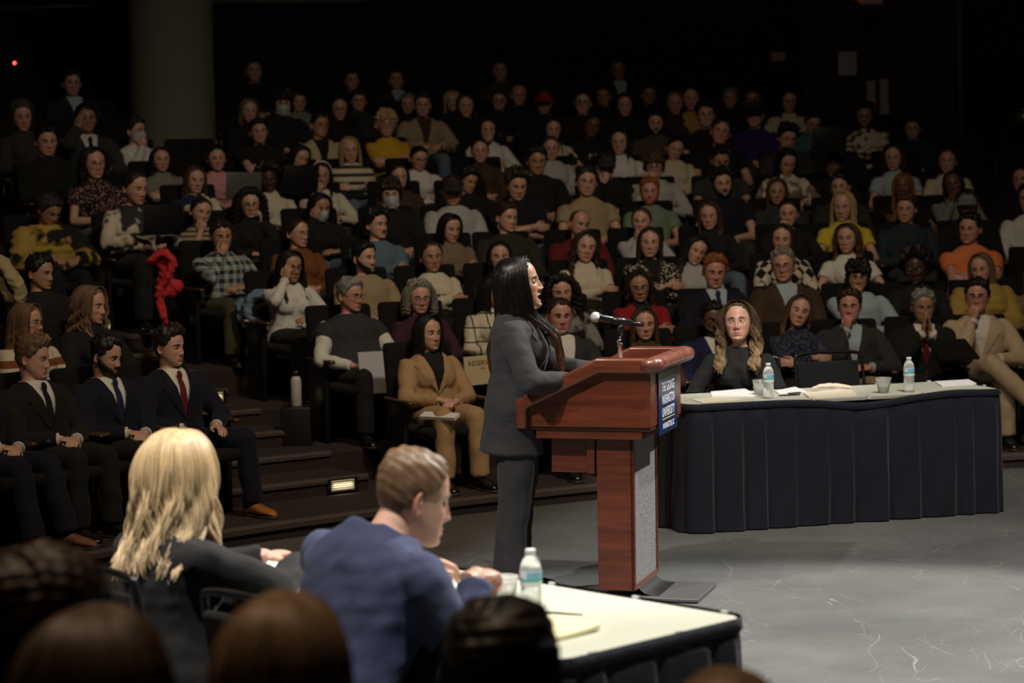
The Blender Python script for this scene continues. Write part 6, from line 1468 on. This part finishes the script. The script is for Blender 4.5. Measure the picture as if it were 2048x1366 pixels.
def sheet(name, label, corners_px, z, mat, th=.002, cat='paper', curl=0):
    P = [at_height(x, y, z) for x, y in corners_px]; c = sum(P, Vector())/4
    q = MB(); n = 8; G = []
    for i in range(n+1):
        for j in range(n+1):
            u, v = i/n, j/n; p = P[0]*(1-u)*(1-v)+P[1]*u*(1-v)+P[2]*u*v+P[3]*(1-u)*v-c
            G.append((p.x, p.y, curl*(u**3)+curl*.5*(v-.5)**2))
    G = np.array(G); qd = grid_q(n+1, n+1, False); a = np.cross(G[qd[0][1]]-G[qd[0][0]], G[qd[0][3]]-G[qd[0][0]])
    if a[2] < 0: qd = qd[:, ::-1]
    q.add(G+np.array([0, 0, th]), qd); q.add(G, qd[:, ::-1])
    per = [i*(n+1) for i in range(n+1)]+[n*(n+1)+j for j in range(1, n+1)]+[(n-i)*(n+1)+n for i in range(1, n+1)]+[n-j for j in range(1, n)]
    m = len(per); ed = [[per[i], per[(i+1) % m], per[(i+1) % m]+81, per[i]+81] for i in range(m)]
    q.add(np.concatenate([G+np.array([0, 0, th]), G]), ed)
    o = mk(name, q, None, [mat], T(c.x, c.y, z), smooth=False); return tag(o, label, cat)
# far table
water_bottle('clear water bottle before the wavy haired woman on the far table', on_table(1537, 797)[:])
water_bottle('clear water bottle at the right end of the far table', on_table(1818, 784)[:])
cup('clear green striped cup beside the bottle before the wavy haired woman', on_table(1521, 791)[:])
cup('clear green striped cup alone in the middle of the far table', on_table(1767, 786)[:])
sheet('paper_stack', 'white paper stack in front of the wavy haired woman, left of cup', [(1421, 785), (1490, 779), (1517, 793), (1424, 795)], .741, M_PAPER, .006)
sheet('envelope', 'cream envelope with orange edge at the left end of far table', [(1381, 799), (1450, 794), (1489, 800), (1405, 806)], .7415, plain('cream_paper', (.74, .68, .52), .8), .003)
sheet('notebook', 'open white notebook right of the first water bottle', [(1550, 784), (1590, 776), (1614, 785), (1558, 789)], .741, M_PAPER, .008)
sheet('legal_pad', 'cream paper pad in the centre of the far table', [(1606, 788), (1700, 780), (1713, 791), (1618, 797)], .741, plain('cream_paper', (.74, .68, .52), .8), .010)
sheet('paper_pad', 'white paper pad at the right end of the far table', [(1869, 765), (1937, 761), (1953, 769), (1884, 774)], .741, M_PAPER, .008)
c = on_table(1660, 782); q = MB(); tube(q, [(-.10, 0, .012), (-.06, .005, .022), (0, -.004, .026), (.06, .006, .022), (.12, 0, .014)], [.012, .022, .026, .024, .014], 14, flat=.6, round_ends=True)
tag(mk('folded_cloth', wrinkle(rem(q, .004, 2), .0015, .03, 3), None, [plain('cream_cloth', (.70, .60, .48), .9)], T(c.x, c.y, .748)), 'folded cream cloth lying on the paper pad on the far table', 'cloth')
for i, (x0, y0, x1, y1, lab) in enumerate(((1556, 791, 1600, 789, 'black pen lying left of the centre pad on the far table'), (1575, 787, 1602, 785, 'black marker lying behind the pen on the far table'))):
    a = on_table(x0, y0, .7455); b = on_table(x1, y1, .7455); q = MB(); A3, B3 = np.array(a), np.array(b); tube(q, [A3, A3*.9+B3*.1, A3*.1+B3*.9, B3], [.0015, .0048, .0048, .004], 10); tag(mk('pen', q, None, [M_BLACK]), lab, 'pen')
# near table
water_bottle('large blurred water bottle standing on the near table', on_table(1063, 1236)[:])
cup('blurred clear cup left of the near water bottle', on_table(1008, 1212)[:])
sheet('printed_pages', 'white printed pages beside the crew-cut man on near table', [(856, 1178), (945, 1163), (1030, 1182), (890, 1212)], .7415, M_PAPER, .004)
sheet('printed_pages', 'white pages under the blond womans hands on near table', [(468, 1137), (545, 1118), (640, 1150), (520, 1170)], .7415, M_PAPER, .004)
sheet('red_folder', 'red folder under the crew-cut mans hand on near table', [(862, 1262), (930, 1226), (968, 1238), (905, 1282)], .7415, plain('red_card', (.55, .02, .05), .5), .004)
sheet('legal_pad', 'pale yellow pad with rolled edge at near table front', [(1095, 1236), (1190, 1244), (1200, 1262), (1110, 1284)], .7415, plain('pale_yellow_paper', (.78, .72, .45), .8), .012, curl=.006)
a = on_table(1085, 1225, .746); b = on_table(1165, 1231, .746); q = MB(); tube(q, [a, b], .0045, 10); tag(mk('pen', q, None, [M_BLACK]), 'dark pen lying right of the near water bottle', 'pen')
# stack chairs
def stack_chair(label, pos, yaw):
    t = thing('stacking_chair', label, 'chair', pos, yaw)
    q = MB(); P = spline([(-.235, .10, .44), (-.24, .19, .62), (-.235, .235, .84), (-.20, .245, .885), (0, .25, .895), (.20, .245, .885), (.235, .235, .84), (.24, .19, .62), (.235, .10, .44)], 50); tube(q, P, .012, 10); mk('back_frame', q, t, [M_BLACKMETAL])
    q = MB(); q.join(rbox(-.215, .215, -.018, .018, 0, .34, .016, 3)); mk('back_pad', q, t, [M_SEAT], T(0, .195, .50) @ R(-.17, 'X'))
    q = MB(); q.join(rbox(-.225, .225, -.25, .20, .425, .475, .022, 3)); mk('seat_pad', q, t, [M_SEAT])
    for sx in (-1, 1):
        for ya, yb in ((-.20, -.25), (.14, .22)):
            q = MB(); tube(q, [(sx*.215, ya, .43), (sx*.235, yb, .0)], .011, 10); mk('leg', q, t, [M_BLACKMETAL])
    return t
pc = at_depth(1690, 712, 13.95); stack_chair('empty black stacking chair behind the middle of the far table', (pc.x, 13.95, 0), math.radians(18))
def chair_at(ps, back, label, yaw):
    d = Vector((math.sin(yaw), -math.cos(yaw))); stack_chair(label, (ps[0]-d.x*back, ps[1]-d.y*back, 0), yaw)
chair_at(BW[0].location, .02, 'black stacking chair under the blond woman at the near table', math.radians(136))
chair_at(MN_[0].location, .02, 'black stacking chair under the crew-cut man at the near table', math.radians(135))
chair_at(WT[0].location, .02, 'black stacking chair under the wavy haired woman at the far table', math.radians(-10))
# reserved sign on the seat right of the camel suit
rs_ = thing('reserved_sign', 'cream RESERVED sign hung on the front row seat behind the speaking woman', 'sign'); p = at_depth(932, 772, 14.35); rs_.location = p[:]; rs_.rotation_euler = (math.radians(-6), math.radians(-2), math.radians(24))
q = MB(); box(q, 0, .26, 0, .004, 0, .19); mk('card', q, rs_, [plain('sign_card', (.55, .46, .28), .8)], smooth=False)
mk('lettering', text_mb('RESERVED', .045, .0004), rs_, [plain('ink', (.03, .025, .02), .8)], T(.13, -.0012, .128) @ R(PI/2, 'X'), smooth=False)
mk('lettering', text_mb('FOR', .018, .0004), rs_, [plain('ink', (.03, .025, .02), .8)], T(.13, -.0012, .100) @ R(PI/2, 'X'), smooth=False)
# draped clothes
def draped(name, label, paths, rad, mat, seed=0, cat='clothing', vox=.010, wr=.006):
    q = MB()
    for P in paths: P = [Vector(p) for p in P]; tube(q, spline([p[:] for p in P], 16), rad, 12, flat=.55, round_ends=True)
    return tag(mk(name, wrinkle(rem(q, vox, 2), wr, .07, seed), None, [mat]), label, cat)
D3 = 15.6
draped('red_jacket', 'bright red jacket draped over the aisle end armrest', [[at_depth(x, y, D3) for x, y in ((303, 520), (322, 508), (343, 516), (340, 545), (322, 575), (318, 600), (328, 635))], [at_depth(x, y, D3+.03) for x, y in ((322, 512), (332, 540), (330, 580), (352, 572))]], .055, cloth('plain', (.60, .035, .05)), 1)
draped('denim_jacket', 'light blue denim jacket hung over the aisle seat beside the white blouse', [[at_depth(x, y, 15.75) for x, y in ((520, 590), (500, 600), (497, 628), (510, 640))], [at_depth(x, y, 15.8) for x, y in ((488, 615), (500, 640), (520, 645))]], .075, cloth('plain', (.16, .25, .36)), 2)
draped('cream_coat', 'cream coat lining hanging below the denim jacket and white blouse', [[at_depth(x, y, 15.6) for x, y in ((492, 642), (520, 650), (548, 668), (548, 700), (560, 715))]], .022, cloth('plain', (.5, .45, .32)), 3)
draped('beige_coat', 'beige coat thrown over a seat at the far left', [[at_depth(x, y, 14.3) for x, y in ((8, 530), (22, 552), (38, 575), (40, 595))], [at_depth(x, y, 14.35) for x, y in ((0, 560), (20, 590), (35, 600))]], .08, cloth('plain', (.42, .34, .20)), 4)
# steel bottle by the aisle, handbag
t = thing('flask', 'white steel flask with black lid standing on the aisle end floor', 'bottle', tuple(at_depth(593, 812, 14.55)))
q = MB(); lathe(q, [(0, 0), (.034, 0), (.036, .004), (.036, .17), (.030, .188), (.020, .20), (.0, .20)], 24); mk('flask_body', q, t, [plain('flask_white', (.50, .53, .50), .4)])
q = MB(); lathe(q, [(0, .20), (.022, .20), (.022, .235), (0, .235)], 20); mk('flask_lid', q, t, [M_BLACK])
q = MB(); q.join(rbox(-.10, .10, -.10, .10, -.30, -.001, .006)); tag(mk('flask_stand_box', q, None, [M_BLACK], T(*t.location)), 'dark box under the white flask beside the aisle seat', 'box')
# things in hands and on laps
def card(label, name, c_px, D, w, h, mat, rx, rz, th=.004, cat='paper'):
    c = at_depth(*c_px, D); q = MB(); q.join(rbox(-w/2, w/2, -h/2, h/2, 0, th, 0)); M = T(*c) @ R(rz, 'Z') @ R(rx, 'X'); return tag(mk(name, q, None, [mat], M, smooth=False), label, cat)
card('white pages held upright by the grey haired man in the vest', 'held_pages', (750, 745), 14.45, .22, .28, plain('dim_sheet', (.5, .52, .56), .8), 1.35, .5)
def laptop(label, px, py, D, yaw, lid, op=1.75):
    c = at_depth(px, py, D); t = thing('laptop', label, 'laptop', c[:], yaw)
    q = MB(); q.join(rbox(-.16, .16, -.11, .11, 0, .016, .004)); mk('laptop_base', q, t, [lid])
    q = MB(); q.join(rbox(-.16, .16, -.004, .004, 0, .22, .003)); mk('laptop_lid', q, t, [lid], T(0, -.11, .012) @ R(op-PI/2, 'X'))
    q = MB(); box(q, -.15, .15, .0042, .0046, .01, .21); mk('screen', q, t, [plain('screen_dark', (.01, .012, .015), .2)], T(0, -.11, .012) @ R(op-PI/2, 'X'), smooth=False)
LG = plain('laptop_grey', (.20, .20, .20), .4, metal=.5); LB = plain('laptop_black', (.012, .012, .014), .4)
laptop('black laptop with pale sticker on lap of the woman in the fleece', 312, 470, 16.6, math.radians(35), LB)
laptop('grey laptop on lap of the woman in the pink shirt', 475, 400, 18.3, math.radians(32), LG)
laptop('tablet computer tilted on lap of dark haired woman below the yellow sweatshirt', 590, 385, 18.6, math.radians(30), LB)
laptop('black laptop before the hand to mouth man near the rear doors', 1652, 305, 20.2, math.radians(5), LB)
card('rolled white booklet in the hands of the woman in the camel suit', 'rolled_booklet', (880, 835), 13.66, .26, .07, M_PAPER, .35, -.55, .02)
card('black binder resting on the lap of the man with pressed palms', 'binder', (1905, 702), 15.3, .30, .24, LB, .5, .3, .02, 'binder')
card('white program on lap of the woman with striped cream sweater', 'program', (105, 765), 12.75, .20, .14, plain('dim_sheet', (.5, .52, .56), .8), .3, .5)
# flag and letters on sweaters
for a in AUD:
    if 'small flag' in a['label']:
        p, s, Mh = a['res']; 
        tp = [c for c in p.children if c.name.startswith('sweater')][0]
        for i in range(5):
            z = .275-.011*i; mk('flag_stripe', strip_mb('f', s['M'], [(-.035, z), (-.035, z-.009)], [(.045, z), (.045, z-.009)], .024), tp, [cloth('plain', (.40, .04, .05) if i % 2 == 0 else (.7, .7, .65))])
        mk('flag_canton', strip_mb('f', s['M'], [(-.035, .275), (-.035, .245)], [(-.005, .275), (-.005, .245)], .027), tp, [cloth('plain', (.02, .03, .09))])
    if 'white letters' in a['label']:
        p, s, Mh = a['res']; tp = [c for c in p.children if c.name.startswith('hoodie')][0]
        y = float(torso_front('m', 0, .27, .03)); mk('chest_lettering', text_mb('P-M', .075, .002), tp, [plain('print_white', (.6, .6, .58), .8)], s['M'] @ T(0, y-.006, .25) @ R(PI/2, 'X'), smooth=False)
# ================================================================ NEAR AUDIENCE, SEEN FROM BEHIND
q = MB(); box(q, -4, 5, 1.2, 3.98, 0, .12); o = tag(struct(mk('seating_tier', q, None, [M_CARPET], smooth=False)), 'dark carpeted low tier under the nearest spectators', 'platform')
def near_person(label, x, y, D, yawd, sex, hair, skin, top, tm, hobj=None, hrot=(0, 0, 0)):
    fl = .12 if D < 4.0 else 0.
    cr = skel(sex, 'lap')['head'][2]+.128; z = at_depth(x, y, D).z; sz = (z-fl)/cr; print('NEAR', label[:30], round(sz, 3))
    place_hero(label, x, y, D, math.radians(yawd), fl, sex, 'lap', hair=hair, skin=skin, top=top, tm=tm, hobj=hobj, hrot=hrot, scale=(1.03, 1.03, sz), lm='plain:black')
    p = at_depth(x, y, D); yw = math.radians(yawd); d = Vector((math.sin(yw), -math.cos(yw)))
    make_seat('black theater seat under the '+' '.join(label.split()[:9]), (p.x+d.x*.03, p.y+d.y*.03, fl), yw)
q = MB(); shell(q, 'f', .014, .012, .04, 5, 70, 90); curtain(q, .30, 1100, .0028, .020, .004, .2, 21, .9, sides=4, M=30, front=.10, back=.14, tip=.1)
near_person('spectator with light brown parted hair, blurred in the bottom centre foreground', 560, 1190, 3.55, 172, 'f', ('x', 'ly'), 'fair', 'sweater', 'plain:char', q)
q = MB(); shell(q, 'f', .014, .014, .04, 6, 70, 90); curtain(q, .30, 1100, .0028, .024, .006, .2, 22, .9, sides=4, M=30, front=.10, back=.14, tip=.2)
near_person('spectator with brown hair, blurred at the bottom left foreground', 178, 1218, 3.35, 165, 'f', ('x', 'bl'), 'fair', 'sweater', 'plain:brown', q)
near_person('spectator with thick dark hair and lit ear, far lower left foreground', 84, 1112, 3.95, 160, 'm', ('roundcurl', 'd', 15), 'fair', 'sweater', 'plain:black', hrot=(-.3, 0, 0))
near_person('spectator with black curly hair, blurred in front of near table', 1000, 1210, 4.25, 175, 'm', ('roundcurl', 'k', 17), 'brown', 'sweater', 'plain:black')
near_person('spectator with light brown hair, just its crown at the bottom edge', 1455, 1330, 3.6, 176, 'f', ('bun', 'l', 9), 'fair', 'sweater', 'plain:char')
# ================================================================ LIGHT AND CAMERA
def spot(name, loc, tgt, e, size, ang, blend=.4, col=(1, 1, 1)):
    l = bpy.data.lights.new(name, 'SPOT'); l.energy = e; l.shadow_soft_size = size; l.spot_size = math.radians(ang); l.spot_blend = blend; l.color = col
    o = bpy.data.objects.new(name, l); COL.objects.link(o); o.location = loc; o.rotation_euler = (Vector(tgt)-Vector(loc)).to_track_quat('-Z', 'Y').to_euler(); return o
def area(name, loc, tgt, e, sx, sy, col=(1, 1, 1)):
    l = bpy.data.lights.new(name, 'AREA'); l.energy = e; l.shape = 'RECTANGLE'; l.size = sx; l.size_y = sy; l.color = col
    o = bpy.data.objects.new(name, l); COL.objects.link(o); o.location = loc; o.rotation_euler = (Vector(tgt)-Vector(loc)).to_track_quat('-Z', 'Y').to_euler(); return o
spot('stage_spot_left', (-4.6, 5.2, 7.8), (.0, 8.7, .9), 2500, .12, 31, .3, (1, .96, .90))
spot('stage_spot_right', (6.4, 13.2, 7.8), (1.2, 8.9, .6), 6000, .12, 33, .3, (1, .97, .92))
spot('stage_spot_front', (3.4, 7.4, 8.7), (3.2, 10.9, .2), 2500, .15, 42, .3, (1, .98, .95))
spot('table_spot', (.6, 4.4, 8.4), (-.4, 6.9, .8), 2300, .12, 38, .3, (1, .98, .95))
spot('face_spot', (1.3, 9.3, 8.4), (1.45, 13.6, 1.1), 1500, .10, 13, .5, (1, .96, .90))
area('audience_wash', (2.2, 9.0, 8.7), (.2, 15.0, .6), 48, 3.4, 1.0, (1, .82, .60))
spot('audience_spill', (2.0, 8.6, 8.7), (-.1, 15.6, .9), 1080, .35, 66, 1.0, (1, .82, .60))
area('house_glow', (-1.5, 5.4, 8.7), (-.4, 3.4, 1.0), 270, 1.5, 1.0, (1, .72, .45))
spot('column_light', (COLX.x+.05, COLX.y-1.5, 8.8), (COLX.x, COLX.y-.3, 2.5), 26, .05, 30, .2, (1, .95, .75))
w = bpy.data.worlds.new('World'); SC.world = w; w.use_nodes = True; w.node_tree.nodes['Background'].inputs[0].default_value = (.012, .011, .010, 1); w.node_tree.nodes['Background'].inputs[1].default_value = .05
cd = bpy.data.cameras.new('camera'); cam = bpy.data.objects.new('camera', cd); COL.objects.link(cam); cam.location = (0, 0, CAMH); cam.rotation_euler = CAMR.to_euler()
cd.sensor_width = 36; cd.lens = F/2048*36; cd.clip_start = .1; cd.clip_end = 100; SC.camera = cam
cd.dof.use_dof = True; cd.dof.focus_distance = 10.75; cd.dof.aperture_fstop = 2.8
SC.view_settings.view_transform = 'Standard'; SC.view_settings.look = 'None'; SC.view_settings.exposure = 0.0; SC.view_settings.gamma = 1
